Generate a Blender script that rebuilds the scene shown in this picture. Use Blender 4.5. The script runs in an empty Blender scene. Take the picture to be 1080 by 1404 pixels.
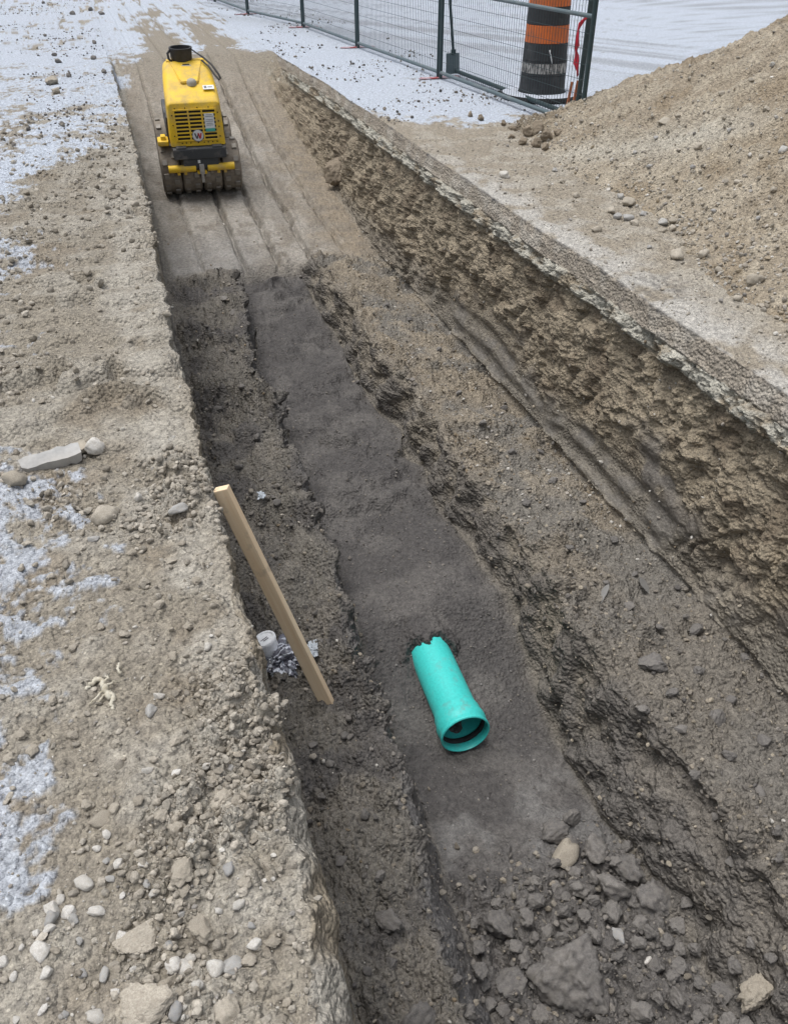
import bpy, bmesh, math, random
import numpy as np
from mathutils import Vector, Matrix

sc = bpy.context.scene
col = sc.collection
R = math.radians
rng = np.random.default_rng(7)
random.seed(7)

# ------------------------------------------------------------------ camera
F_PX, Y_HOR, X_VAN, CAM_H = 1120.0, -120.0, 90.0, 1.6      # photograph is 1080 x 1404
PITCH = math.atan((702 - Y_HOR) / F_PX)
YAW = math.atan((540 - X_VAN) / (F_PX / math.cos(PITCH)))
FWD = np.array([math.sin(YAW) * math.cos(PITCH), math.cos(YAW) * math.cos(PITCH), -math.sin(PITCH)])
RGT = np.array([math.cos(YAW), -math.sin(YAW), 0.0])
UPV = np.cross(RGT, FWD)
CAM = np.array([0, 0, CAM_H])
cam_d = bpy.data.cameras.new('camera'); cam = bpy.data.objects.new('camera', cam_d); col.objects.link(cam)
cam_d.sensor_fit = 'VERTICAL'; cam_d.sensor_height = 24; cam_d.lens = 24 * F_PX / 1404
cam_d.clip_start = 0.05; cam_d.clip_end = 600
cam.matrix_world = Matrix(((RGT[0], UPV[0], -FWD[0], 0), (RGT[1], UPV[1], -FWD[1], 0), (RGT[2], UPV[2], -FWD[2], CAM_H), (0, 0, 0, 1)))
sc.camera = cam

# ------------------------------------------------------------------ overcast light
SUN_EL, SUN_AZ = 76.0, -65.0            # azimuth from +Y towards +X
w = bpy.data.worlds.new('World'); sc.world = w; w.use_nodes = True
nt = w.node_tree; nt.nodes.clear()
sky = nt.nodes.new('ShaderNodeTexSky'); sky.sky_type = 'NISHITA'; sky.sun_disc = False
sky.sun_elevation = R(SUN_EL); sky.sun_rotation = R(SUN_AZ); sky.dust_density = 4.0; sky.air_density = 1.0; sky.ozone_density = 1.0
hs = nt.nodes.new('ShaderNodeHueSaturation'); hs.inputs['Saturation'].default_value = 0.36
bg = nt.nodes.new('ShaderNodeBackground'); bg.inputs['Strength'].default_value = 0.15
wo = nt.nodes.new('ShaderNodeOutputWorld')
nt.links.new(sky.outputs[0], hs.inputs['Color']); nt.links.new(hs.outputs[0], bg.inputs['Color']); nt.links.new(bg.outputs[0], wo.inputs['Surface'])
sl = bpy.data.lights.new('sun', 'SUN'); sl.energy = 1.6; sl.angle = R(34); sl.color = (1.0, 0.985, 0.965)
so = bpy.data.objects.new('sun', sl); col.objects.link(so)
sd = Vector((math.sin(R(SUN_AZ)) * math.cos(R(SUN_EL)), math.cos(R(SUN_AZ)) * math.cos(R(SUN_EL)), math.sin(R(SUN_EL))))
so.rotation_euler = sd.to_track_quat('Z', 'Y').to_euler(); so.location = (0, 0, 20)
sc.cycles.max_bounces = 6; sc.cycles.diffuse_bounces = 3; sc.cycles.glossy_bounces = 2
sc.view_settings.view_transform = 'Standard'; sc.view_settings.look = 'None'
sc.view_settings.exposure = 0.27; sc.view_settings.gamma = 1.0; sc.view_settings.use_curve_mapping = False

# ------------------------------------------------------------------ numeric helpers
def ray(x, y): return FWD + (x - 540) / F_PX * RGT - (y - 702) / F_PX * UPV
def at(x, y, z=0.0):
    d = ray(x, y); return CAM + d * ((z - CAM_H) / d[2])
def sstep(a, b, x):
    t = np.clip((x - a) / (b - a), 0, 1); return t * t * (3 - 2 * t)
PERM = np.random.default_rng(3).permutation(256); PERM = np.concatenate([PERM, PERM, PERM]).astype(np.int32)
GR = np.array([(1,1,0),(-1,1,0),(1,-1,0),(-1,-1,0),(1,0,1),(-1,0,1),(1,0,-1),(-1,0,-1),(0,1,1),(0,-1,1),(0,1,-1),(0,-1,-1),(1,1,0),(-1,1,0),(0,-1,1),(0,-1,-1)], np.float32)
from concurrent.futures import ThreadPoolExecutor
POOL = ThreadPoolExecutor(4)
def pn(x, y, z):
    x = np.asarray(x, np.float32); y = np.asarray(y, np.float32); z = np.asarray(z, np.float32)
    x, y, z = np.broadcast_arrays(x, y, z)
    if x.ndim == 2 and x.size > 60000:
        parts = list(POOL.map(lambda q: pn1(*q), zip(np.array_split(x, 16), np.array_split(y, 16), np.array_split(z, 16))))
        return np.concatenate(parts)
    return pn1(x, y, z)
def pn1(x, y, z):
    xi = np.floor(x); yi = np.floor(y); zi = np.floor(z)
    xf, yf, zf = x - xi, y - yi, z - zi
    xi = xi.astype(np.int32) & 255; yi = yi.astype(np.int32) & 255; zi = zi.astype(np.int32) & 255
    u, v_, w_ = (t * t * t * (t * (t * 6 - 15) + 10) for t in (xf, yf, zf))
    def g(i, j, k):
        h = PERM[PERM[PERM[xi + i] + yi + j] + zi + k] & 15
        gg = GR[h]; return gg[..., 0] * (xf - i) + gg[..., 1] * (yf - j) + gg[..., 2] * (zf - k)
    a = g(0,0,0); b = g(1,0,0); x00 = a + u * (b - a)
    a = g(0,1,0); b = g(1,1,0); x10 = a + u * (b - a)
    a = g(0,0,1); b = g(1,0,1); x01 = a + u * (b - a)
    a = g(0,1,1); b = g(1,1,1); x11 = a + u * (b - a)
    y0 = x00 + v_ * (x10 - x00); y1 = x01 + v_ * (x11 - x01)
    return y0 + w_ * (y1 - y0)
def fbm(X, Y, Z, f, o=3, s=0.0, gain=.5):
    r = 0; a = 1.0
    for i in range(o):
        r = r + a * pn(X * f + s, Y * f + s * 1.7 + 9.1 * i, Z * f + s * .6); f *= 2.03; a *= gain
    return r
def billow(X, Y, Z, f, o=2, s=0.0, gain=.5):
    r = 0; a = 1.0
    for i in range(o):
        r = r + a * (np.abs(pn(X * f + s, Y * f + s * 1.7 + 5.3 * i, Z * f + s * .6)) * 2 - .45); f *= 2.1; a *= gain
    return r

# ------------------------------------------------------------------ materials
MATS = {}
def mk(name):
    m = bpy.data.materials.new(name); m.use_nodes = True
    MATS[name] = m; t = m.node_tree; b = t.nodes['Principled BSDF']; return m, t, b
def N(t, kind, **kw):
    n = t.nodes.new(kind)
    for k, v in kw.items():
        if k in n.inputs: n.inputs[k].default_value = v
        else: setattr(n, k, v)
    return n
def mixc(t, fac, a, b, blend='MIX'):
    n = t.nodes.new('ShaderNodeMix'); n.data_type = 'RGBA'; n.blend_type = blend
    for s, v in ((n.inputs[0], fac), (n.inputs[6], a), (n.inputs[7], b)):
        if hasattr(v, 'is_output'): t.links.new(v, s)
        else: s.default_value = v
    return n.outputs[2]
def ramp(t, src, p0, p1, c0=(0,0,0,1), c1=(1,1,1,1)):
    n = t.nodes.new('ShaderNodeValToRGB'); e = n.color_ramp.elements
    e[0].position = p0; e[1].position = p1; e[0].color = c0; e[1].color = c1
    t.links.new(src, n.inputs[0]); return n.outputs[0]
def noise(t, scale, detail=4, rough=.6, vec=None):
    n = N(t, 'ShaderNodeTexNoise', Scale=scale, Detail=detail, Roughness=rough)
    if vec is not None: t.links.new(vec, n.inputs['Vector'])
    return n.outputs[0]
def objco(t): return t.nodes.new('ShaderNodeTexCoord').outputs['Object']
def bump(t, b, src, strength, dist):
    n = N(t, 'ShaderNodeBump', Distance=dist); t.links.new(src, n.inputs['Height'])
    if hasattr(strength, 'is_output'): t.links.new(strength, n.inputs['Strength'])
    else: n.inputs['Strength'].default_value = strength
    if b.inputs['Normal'].links: t.links.new(b.inputs['Normal'].links[0].from_socket, n.inputs['Normal'])
    t.links.new(n.outputs[0], b.inputs['Normal'])

def noise_col(t, scale, vec):
    n = N(t, 'ShaderNodeTexNoise', Scale=scale, Detail=1.0); t.links.new(vec, n.inputs['Vector']); return n.outputs['Color']
def soil_material(name, grain=.35):
    m, t, b = mk(name)
    a = N(t, 'ShaderNodeAttribute', attribute_name='Col'); co = objco(t)
    ro = N(t, 'ShaderNodeAttribute', attribute_name='rough')
    n1 = noise(t, 38, 3, .65, co); n2 = noise(t, 210, 2, .7, co)
    mr = N(t, 'ShaderNodeMapRange'); t.links.new(ro.outputs['Fac'], mr.inputs[0])
    for q, val in ((1, .5), (2, .92), (3, .10), (4, .85)): mr.inputs[q].default_value = val
    lo, hi = 1 - grain, 1 + grain
    c = mixc(t, 1, a.outputs['Color'], ramp(t, n1, .3, .7, (lo, lo, lo, 1), (hi, hi, hi * .98, 1)), 'MULTIPLY')
    c = mixc(t, 1, c, ramp(t, n2, .28, .72, (lo, lo, lo, 1), (hi, hi, hi, 1)), 'MULTIPLY')
    wv = N(t, 'ShaderNodeVectorMath', operation='MULTIPLY_ADD'); t.links.new(noise_col(t, 40, co), wv.inputs[0]); wv.inputs[1].default_value = (.006,) * 3; t.links.new(co, wv.inputs[2])
    v1 = N(t, 'ShaderNodeTexVoronoi', Scale=62.0, feature='F1'); t.links.new(wv.outputs[0], v1.inputs['Vector'])
    sp = mixc(t, 1, ramp(t, v1.outputs['Distance'], .2, .34, (1,1,1,1), (0,0,0,1)), ramp(t, v1.outputs['Color'], .80, .88), 'MULTIPLY')
    c2 = mixc(t, sp, c, mixc(t, 1, c, (1.6, 1.6, 1.58, 1), 'MULTIPLY'))
    t.links.new(c2, b.inputs['Base Color']); t.links.new(ro.outputs['Fac'], b.inputs['Roughness'])
    b.inputs['Specular IOR Level'].default_value = .3
    bump(t, b, n1, .5, .016); bump(t, b, ramp(t, v1.outputs['Distance'], .1, .75, (1,1,1,1), (0,0,0,1)), mr.outputs[0], .012); bump(t, b, n2, .7, .003)
    return m
soil_material('soil', .30)
soil_material('packed_snow_soil', .12)

def stone_material(name, c_lo, c_hi, dust, wear=.25):
    m, t, b = mk(name); co = objco(t)
    oi = t.nodes.new('ShaderNodeObjectInfo')
    base = ramp(t, oi.outputs['Random'], 0.0, 1.0, c_lo, c_hi)
    n = noise(t, 3.0, 5, .6, co); n2 = noise(t, 14, 4, .7, co)
    c = mixc(t, 1, base, ramp(t, n2, .3, .7, (1 - wear,) * 3 + (1,), (1 + wear,) * 3 + (1,)), 'MULTIPLY')
    f = ramp(t, n, .42, .62); c = mixc(t, mixc(t, 1, f, (.6, .6, .6, 1), 'MULTIPLY'), c, dust)
    t.links.new(c, b.inputs['Base Color']); b.inputs['Roughness'].default_value = .85; b.inputs['Specular IOR Level'].default_value = .3
    bump(t, b, n2, .6, .004); return m
stone_material('pale_stone', (.48,.46,.42,1), (.68,.66,.62,1), (.42,.385,.33,1))
stone_material('grey_stone', (.30,.30,.30,1), (.43,.425,.405,1), (.36,.33,.285,1))
stone_material('tan_clod', (.33,.295,.24,1), (.43,.39,.325,1), (.30,.265,.215,1), .35)
stone_material('brown_clod', (.19,.155,.115,1), (.26,.215,.16,1), (.24,.20,.15,1), .35)
stone_material('dark_clod', (.125,.118,.112,1), (.19,.178,.165,1), (.21,.195,.175,1), .4)
def tone_material(name):
    m, t, b = mk(name); a = N(t, 'ShaderNodeAttribute', attribute_name='Col')
    n = noise(t, 160, 3, .7, objco(t))
    c = mixc(t, 1, a.outputs['Color'], ramp(t, n, .3, .7, (.7,.7,.7,1), (1.28,1.28,1.28,1)), 'MULTIPLY')
    t.links.new(c, b.inputs['Base Color']); b.inputs['Roughness'].default_value = .9; b.inputs['Specular IOR Level'].default_value = .25
    return m
tone_material('loose_bits')
def paint(name, c, rough=.45, dirt=(.22,.19,.15,1), amount=.35, metallic=0.0, scale=6, lo=.5, hi=.72):
    m, t, b = mk(name); co = objco(t)
    n = noise(t, scale, 6, .65, co); n2 = noise(t, 90, 2, .6, co)
    f = mixc(t, 1, ramp(t, n, lo, hi), (amount,) * 3 + (1,), 'MULTIPLY')
    c1 = mixc(t, 1, tuple(c) + (1,), ramp(t, n2, .3, .7, (.9,.9,.9,1), (1.08,1.08,1.08,1)), 'MULTIPLY')
    t.links.new(mixc(t, f, c1, dirt), b.inputs['Base Color'])
    t.links.new(ramp(t, n, .3, .8, (rough,) * 3 + (1,), (min(1, rough + .35),) * 3 + (1,)), b.inputs['Roughness'])
    b.inputs['Metallic'].default_value = metallic; bump(t, b, n2, .12, .01); return m
paint('yellow_paint', (.76, .49, .02), .45, (.38, .29, .15, 1), .8, 0, 7, .44, .72)
paint('black_plastic', (.022, .022, .024), .5, (.12, .11, .10, 1), .4)
paint('charcoal_metal', (.045, .05, .055), .5, (.22, .20, .18, 1), .75)
paint('muddy_steel', (.13, .11, .09), .7, (.27, .235, .19, 1), 1.0, .2, 9, .35, .6)
paint('pad_steel', (.27, .25, .22), .5, (.2, .175, .14, 1), .7, .35, 9, .4, .65)
paint('grey_cap', (.33, .31, .26), .6, (.25, .22, .18, 1), .5)
paint('slot_dark', (.012, .012, .012), .7, (.05, .045, .04, 1), .4)  # near black: stands for the shade inside slots, also colours the bolts
paint('white_plastic', (.88, .90, .92), .35, (.45, .42, .37, 1), .35, 0, 14)
paint('label_white', (.68, .70, .70), .5, (.4, .38, .34, 1), .2)
paint('label_green', (.06, .36, .28), .5, (.3, .3, .28, 1), .15)
paint('logo_red', (.52, .02, .03), .5, (.3, .1, .1, 1), .1)
paint('logo_grey', (.07, .07, .08), .5, (.2, .2, .2, 1), .1)
paint('print_grey', (.16, .16, .17), .6, (.3, .3, .3, 1), .1)
paint('steel_bracket', (.42, .41, .39), .45, (.2, .18, .15, 1), .6, .5)
paint('fence_green', (.022, .045, .05), .45, (.10, .11, .11, 1), .5)
paint('fence_grey', (.11, .15, .165), .45, (.22, .23, .23, 1), .6, .3)
paint('red_plate', (.30, .03, .03), .55, (.45, .46, .50, 1), .8, 0, 14, .42, .6)
paint('ribbon_red', (.62, .02, .05), .45, (.3, .05, .05, 1), .2)
paint('stake_orange', (.42, .13, .05), .7, (.3, .2, .14, 1), .5)
paint('drum_orange', (.70, .16, .03), .6, (.20, .12, .085, 1), .6, 0, 7, .4, .7)
paint('drum_black', (.028, .03, .034), .6, (.12, .12, .12, 1), .5, 0, 7)
paint('rubber', (.012, .012, .013), .7, (.07, .07, .07, 1), .5)
paint('pipe_green', (.05, .55, .51), .36, (.17, .23, .21, 1), .45, 0, 14, .56, .70)
paint('snow_cover', (.5, .54, .61), .8, (.5, .5, .5, 1), .3, 0, 12)
def worn_print():
    m, t, b = mk('worn_print'); co = objco(t)
    mp = N(t, 'ShaderNodeMapping'); mp.inputs['Scale'].default_value = (60, 60, 12); t.links.new(co, mp.inputs['Vector'])
    n = noise(t, 1.2, 4, .7, mp.outputs[0])
    t.links.new(mixc(t, ramp(t, n, .42, .56), (.045, .045, .045, 1), (.42, .41, .39, 1)), b.inputs['Base Color'])
    b.inputs['Roughness'].default_value = .7
worn_print()
def wood():
    m, t, b = mk('lumber'); co = objco(t)
    mp = N(t, 'ShaderNodeMapping'); mp.inputs['Scale'].default_value = (60, 60, 2.2); t.links.new(co, mp.inputs['Vector'])
    n = noise(t, 1.0, 6, .6, mp.outputs[0]); n2 = noise(t, 12, 4, .6, co)
    c = mixc(t, ramp(t, n, .3, .7), (.72, .53, .33, 1), (.83, .68, .48, 1))
    vo = N(t, 'ShaderNodeTexVoronoi', Scale=6.5); 
    mp2 = N(t, 'ShaderNodeMapping'); mp2.inputs['Scale'].default_value = (1.4, 1.4, .75); t.links.new(co, mp2.inputs['Vector']); t.links.new(mp2.outputs[0], vo.inputs['Vector'])
    c = mixc(t, ramp(t, vo.outputs['Distance'], .07, .13, (1,1,1,1), (0,0,0,1)), c, (.17, .085, .04, 1))
    c = mixc(t, mixc(t, 1, ramp(t, n2, .58, .75), (.5, .5, .5, 1), 'MULTIPLY'), c, (.25, .21, .165, 1))
    t.links.new(c, b.inputs['Base Color']); b.inputs['Roughness'].default_value = .7; bump(t, b, n, .25, .004)
wood()
def plastic_bag(name, alpha, dark):
    m, t, b = mk(name); co = objco(t)
    wv = N(t, 'ShaderNodeTexWave', Scale=9.0, Distortion=14.0, Detail=2.0); t.links.new(co, wv.inputs['Vector'])
    n = noise(t, 22, 4, .6, co)
    c = mixc(t, ramp(t, wv.outputs[0], .72, .86), dark, (.55, .58, .64, 1)); c = mixc(t, ramp(t, n, .5, .72), c, (.25, .27, .31, 1))
    t.links.new(c, b.inputs['Base Color']); b.inputs['Roughness'].default_value = .18; b.inputs['Alpha'].default_value = alpha
plastic_bag('printed_plastic', .97, (.10, .10, .125, 1))
def clear_film():
    m, t, b = mk('clear_film'); b.inputs['Base Color'].default_value = (.62, .68, .74, 1); b.inputs['Roughness'].default_value = .15; b.inputs['Alpha'].default_value = .6
clear_film()
def rag():
    m, t, b = mk('pale_rag'); n = noise(t, 40, 5, .7, objco(t))
    t.links.new(mixc(t, ramp(t, n, .35, .65), (.33, .29, .21, 1), (.58, .55, .46, 1)), b.inputs['Base Color']); b.inputs['Roughness'].default_value = .9
rag()
def wet_clay_material():
    m, t, b = mk('wet_clay'); b.inputs['Base Color'].default_value = (.27, .265, .255, 1); b.inputs['Roughness'].default_value = .2  # glossy pale grey clay, for the smears on the bench
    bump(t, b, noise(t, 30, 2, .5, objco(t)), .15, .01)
wet_clay_material()

# ------------------------------------------------------------------ object helpers
def tag(o, label=None, cat=None, group=None, kind=None):
    if label: o['label'] = label
    if cat: o['category'] = cat
    if group: o['group'] = group
    if kind: o['kind'] = kind
    return o
def link(name, me, mat, parent=None, smooth=False):
    if mat is not None and not me.materials: me.materials.append(MATS[mat])
    if smooth: me.polygons.foreach_set('use_smooth', np.ones(len(me.polygons), bool))
    o = bpy.data.objects.new(name, me); col.objects.link(o)
    if parent is not None: o.parent = parent
    return o
def empty(name, loc=(0, 0, 0), rot=(0, 0, 0)):
    o = bpy.data.objects.new(name, None); col.objects.link(o); o.location = loc; o.rotation_euler = rot; o.empty_display_size = .1; return o
class MB:
    def __init__(s): s.bm = bmesh.new()
    def box(s, c, d, rot=None, bev=0.0, taper=None):
        m = Matrix.Translation(c) @ ((rot.to_4x4() if rot is not None else Matrix.Identity(4)) @ Matrix.Diagonal((*d, 1)))
        r = bmesh.ops.create_cube(s.bm, size=1, matrix=m); vs = r['verts']
        if bev:
            es = list({e for v in vs for e in v.link_edges})
            bmesh.ops.bevel(s.bm, geom=es, offset=bev, segments=2, affect='EDGES', profile=.6)
        return s
    def tube(s, pts, r, n=10, cap=True):
        pts = [Vector(p) for p in pts]; rings = []
        rr = r if isinstance(r, (list, tuple)) else [r] * len(pts)
        t0 = (pts[1] - pts[0]).normalized(); a = t0.orthogonal().normalized()
        for i, p in enumerate(pts):
            t = (pts[min(i + 1, len(pts) - 1)] - pts[max(i - 1, 0)]).normalized()
            a = (a - t * a.dot(t)).normalized(); b = t.cross(a)
            rings.append([s.bm.verts.new(p + (a * math.cos(2 * math.pi * k / n) + b * math.sin(2 * math.pi * k / n)) * rr[i]) for k in range(n)])
        for i in range(len(rings) - 1):
            for k in range(n): s.bm.faces.new((rings[i][k], rings[i][(k + 1) % n], rings[i + 1][(k + 1) % n], rings[i + 1][k]))
        if cap:
            s.bm.faces.new(rings[0][::-1]); s.bm.faces.new(rings[-1])
        return s
    def lathe(s, prof, n=32, axis='Z', centre=(0, 0, 0), closed=False):
        rings = []
        for (r, h) in prof:
            ring = []
            for k in range(n):
                a = 2 * math.pi * k / n; p = (r * math.cos(a), r * math.sin(a), h)
                if axis == 'X': p = (h, r * math.cos(a), r * math.sin(a))
                if axis == 'Y': p = (r * math.cos(a), -h, r * math.sin(a))
                ring.append(s.bm.verts.new(Vector(p) + Vector(centre)))
            rings.append(ring)
        m = len(rings)
        for i in range(m if closed else m - 1):
            A, B = rings[i], rings[(i + 1) % m]
            for k in range(n): s.bm.faces.new((A[k], A[(k + 1) % n], B[(k + 1) % n], B[k]))
        return s
    def poly(s, pts, d):
        # planar outline extruded by vector d
        d = Vector(d); a = [s.bm.verts.new(Vector(p)) for p in pts]; b = [s.bm.verts.new(Vector(p) + d) for p in pts]; n = len(pts)
        s.bm.faces.new(a[::-1]); s.bm.faces.new(b)
        for k in range(n): s.bm.faces.new((a[k], a[(k + 1) % n], b[(k + 1) % n], b[k]))
        return s
    def build(s, name, mat, parent=None, smooth=False, angle=None):
        bmesh.ops.remove_doubles(s.bm, verts=s.bm.verts, dist=1e-6)
        bmesh.ops.recalc_face_normals(s.bm, faces=s.bm.faces)
        me = bpy.data.meshes.new(name); s.bm.to_mesh(me); s.bm.free()
        o = link(name, me, mat, parent, smooth)
        if angle is not None:
            me.polygons.foreach_set('use_smooth', np.ones(len(me.polygons), bool)); me.set_sharp_from_angle(angle=R(angle))
        return o
def grid_mesh(name, P, C=None, rough=None):
    nr, nc = P.shape[:2]
    idx = np.arange(nr * nc, dtype=np.int32).reshape(nr, nc)
    q = np.stack([idx[:-1, :-1], idx[:-1, 1:], idx[1:, 1:], idx[1:, :-1]], -1).reshape(-1)
    me = bpy.data.meshes.new(name); nf = len(q) // 4
    me.vertices.add(nr * nc); me.vertices.foreach_set('co', np.ascontiguousarray(P, np.float32).reshape(-1))
    me.loops.add(nf * 4); me.loops.foreach_set('vertex_index', q)
    me.polygons.add(nf); me.polygons.foreach_set('loop_start', np.arange(0, nf * 4, 4, dtype=np.int32))
    me.polygons.foreach_set('loop_total', np.full(nf, 4, np.int32)); me.polygons.foreach_set('use_smooth', np.ones(nf, bool))
    me.update(calc_edges=True)
    if C is not None:
        a = me.color_attributes.new('Col', 'FLOAT_COLOR', 'POINT')
        a.data.foreach_set('color', np.concatenate([np.clip(C, 0, 1), np.ones(C.shape[:2] + (1,))], -1).astype(np.float32).reshape(-1))
    if rough is not None:
        a = me.attributes.new('rough', 'FLOAT', 'POINT'); a.data.foreach_set('value', rough.astype(np.float32).reshape(-1))
    return me
def grid_normals(P):
    du = np.gradient(P, axis=1); dv = np.gradient(P, axis=0)
    n = np.cross(du, dv); n /= np.linalg.norm(n, axis=-1, keepdims=True) + 1e-12; return n
def mix3(a, b, f): return a + (np.asarray(b) - a) * f[..., None]

# ------------------------------------------------------------------ the excavation: one lofted earth surface, then cut into its pieces
def trace(pts, z):
    w_ = np.array([at(x, y, z) for x, y in pts]); o = np.argsort(w_[:, 1]); return w_[o, 1], w_[o, 0]
V_TOE, V_TOP, Z_BENCH = 7.45, 13.2, -1.04
vs = [-30, -18, -11, -7, -4.5, -3, -2, -1.3, -.9, -.6, -.35, -.15, 0.0]
v = .1
while v < 14.5: vs.append(v); v += .0035 * (v + 1.6)
while v < 260: vs.append(v); v += .016 * v
V = np.array(vs); NR = len(V)
zr = np.zeros_like(V)
def z_ramp(v): return np.interp(v, [V_TOE, 8.5, 9.6, 10.6, 11.6, 12.5, V_TOP], [Z_BENCH, -.94, -.815, -.66, -.42, -.17, 0])
on_ramp = sstep(V_TOE - .10, V_TOE + .05, V + .06 * pn(V * 3, 0, 0))
gone = sstep(V_TOP - 1.2, V_TOP, V)                       # trench has run out to ground level
def nz(f, s, o=3): return fbm(V, 0 * V, 0 * V, f, o, s)
xL = np.interp(V, [-30, .6, .9, 1.3, 1.7, 3, 4.6, 6.1, 8.4, 12.8, 14], [.085, .085, .09, .10, .11, .10, .115, .155, .20, .19, .19]) + .022 * nz(2.4, 2.2) + .008 * nz(13, 2.9)
xR = np.interp(V, [-30, 2, 6, 9.5, 13, 14], [2.45, 2.45, 2.46, 2.51, 2.45, 2.45])
fv, fx = trace([(436,433),(464,467),(492,523),(519,567),(552,590),(556,627),(584,643),(589,683),(626,734),(656,778)], -1.31)
fv2, fx2 = trace([(700,870),(740,960),(790,1060),(860,1170),(900,1240)], -1.47)
fRv = np.concatenate([[-30], fv2, fv]); fRx = np.concatenate([[1.42], fx2, fx]); o_ = np.argsort(fRv); fRv, fRx = fRv[o_], fRx[o_]
lv, lx = trace([(441,386),(478,428),(496,474),(533,507),(566,553),(589,599),(610,640),(640,690),(690,750),(740,800),(790,855),(850,935),(925,1020),(1000,1110)], -.965)
llv, llx = trace([(339,423),(343,479),(357,511),(380,553),(390,599),(408,627),(418,664),(431,710),(450,747),(464,803),(484,868),(508,933),(520,990),(545,1027),(556,1072),(575,1160),(605,1280),(640,1404)], -1.03)
xLip = np.interp(V, llv, llx) + .02 * nz(5, 4.4)
xFR = np.interp(V, fRv, fRx) + .015 * nz(6, 5.1)
xRip = np.maximum(np.interp(V, lv, lx) + .025 * nz(4, 6.1), xFR + .10)
zF = np.interp(V, [-30, 1.2, 1.9, 2.15, 2.35, 2.55, 2.70, 2.86, 3.2, 4, 6.2, 7.4], [-1.43, -1.43, -1.50, -1.50, -1.455, -1.39, -1.325, -1.258, -1.262, -1.31, -1.32, -1.17]) + .015 * nz(1.5, 8.8)
xFL = xLip + np.interp(V, [0, 1.2, 2.2, 2.6, 3.2, 7], [.16, .15, .11, .07, .05, .03])
zrp = z_ramp(V)
def cp(x, z, xr_, zr_):
    X = x * (1 - on_ramp) + xr_ * on_ramp; Z = z * (1 - on_ramp) + zr_ * on_ramp
    return X, Z
O = np.ones_like(V)
CPS = []
CPS.append((xL, 0 * V))
near = sstep(2.2, .8, V)
CPS.append((xL + .010 + .04 * near, (-.03 - .07 * near) * (1 - gone)))
CPS.append(cp(xL + .03 + .06 * near, -.95 * O, xL + .05, zrp + .0))
CPS.append(cp(xL + .07 + .06 * near, -1.07 * O, xL + .12, zrp))
CPS.append(cp(xLip, -1.03 * O, xL + .55, zrp))
CPS.append(cp(xFL, zF, xL + .7, zrp))
CPS.append(cp(xFR, zF, xL + 1.4, zrp))
CPS.append(cp(xRip, -.965 - .06 * near, xL + 1.65, zrp))
flare = .12 * on_ramp
CPS.append(cp(2.285 * O, -1.075 * O, xR - .22, zrp - .015))
CPS.append(cp(2.320 * O, -.96 * O, xR - .165, zrp * .88))
CPS.append((xR - .035 - .02 * on_ramp, -.205 * (1 - gone)))
CPS.append((xR - .004, -.115 * (1 - gone) - .004))
CPS.append((xR + .02, -.115 * (1 - gone) - .006))
CPS.append((xR + .5, -.13 * O))
CPS = [(np.where(gone > 0, x, x), z * 1.0) for x, z in CPS]
NSEG = [26, 66, 10, 105, 48, 135, 85, 105, 26, 130, 26, 4, 6]
cols = []; SEG = []
for k in range(len(CPS) - 1):
    (x0, z0), (x1, z1) = CPS[k], CPS[k + 1]
    for j in range(NSEG[k] + (1 if k == len(CPS) - 2 else 0)):
        t = j / NSEG[k]; cols.append((x0 + (x1 - x0) * t, z0 + (z1 - z0) * t)); SEG.append(k + t)
# left bank columns, outermost first
NB = 290; bw = .75 + .27 * np.clip(V, 0, 30)
outer = [((xL - bw) - (80 * (1 - j / 36) ** 3), 0 * V) for j in range(36)]
bank = [(xL - bw * (1 - j / NB) ** 1.15, 0 * V) for j in range(NB)]
XX = np.stack([c[0] for c in outer + bank + cols], 1); ZZ = np.stack([c[1] for c in outer + bank + cols], 1)
SEG = np.array([-2 + j / 36 for j in range(36)] + [-1 + j / NB for j in range(NB)] + SEG)
NCOL = len(SEG); I0 = 36 + NB                                # first column of the trench proper
def blur(A, n):
    for _ in range(n): A[:, 1:-1] = .25 * A[:, :-2] + .5 * A[:, 1:-1] + .25 * A[:, 2:]
    return A
keep = XX.copy(), ZZ.copy()
sl_ = slice(I0 - 6, NCOL - 11)
XX[:, sl_] = blur(XX[:, sl_].copy(), 6); ZZ[:, sl_] = blur(ZZ[:, sl_].copy(), 6)
YY = np.repeat(V[:, None], NCOL, 1)
B = np.stack([XX, YY, ZZ], -1)
NRM = grid_normals(B)
print('grid', B.shape)
S = np.repeat(SEG[None, :], NR, 0)
X, Y, Z = XX, YY, ZZ
VV = np.repeat(V[:, None], NCOL, 1)
rampm = on_ramp[:, None] * np.ones_like(S)
def band(a, b, soft=.15): return sstep(a - soft, a + soft, S) * (1 - sstep(b - soft, b + soft, S))
m_bank = 1 - sstep(-.02, .3, S)
m_lwall = band(0, 3)
m_bl = band(3, 4.1) * (1 - rampm); m_sl = band(4, 5) * (1 - rampm); m_fl = band(5, 6, .04) * (1 - rampm); m_sr = band(6, 7.1) * (1 - rampm); m_br = band(7, 8.15, .12) * (1 - rampm)
m_ramp = band(3, 8.0, .1) * rampm * (1 - gone[:, None] * .6)
m_wall = np.maximum(band(8.2, 10.9, .2), band(7.95, 10.9, .1) * rampm) * (1 - gone[:, None])
near_g = sstep(16, 9, VV)
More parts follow.
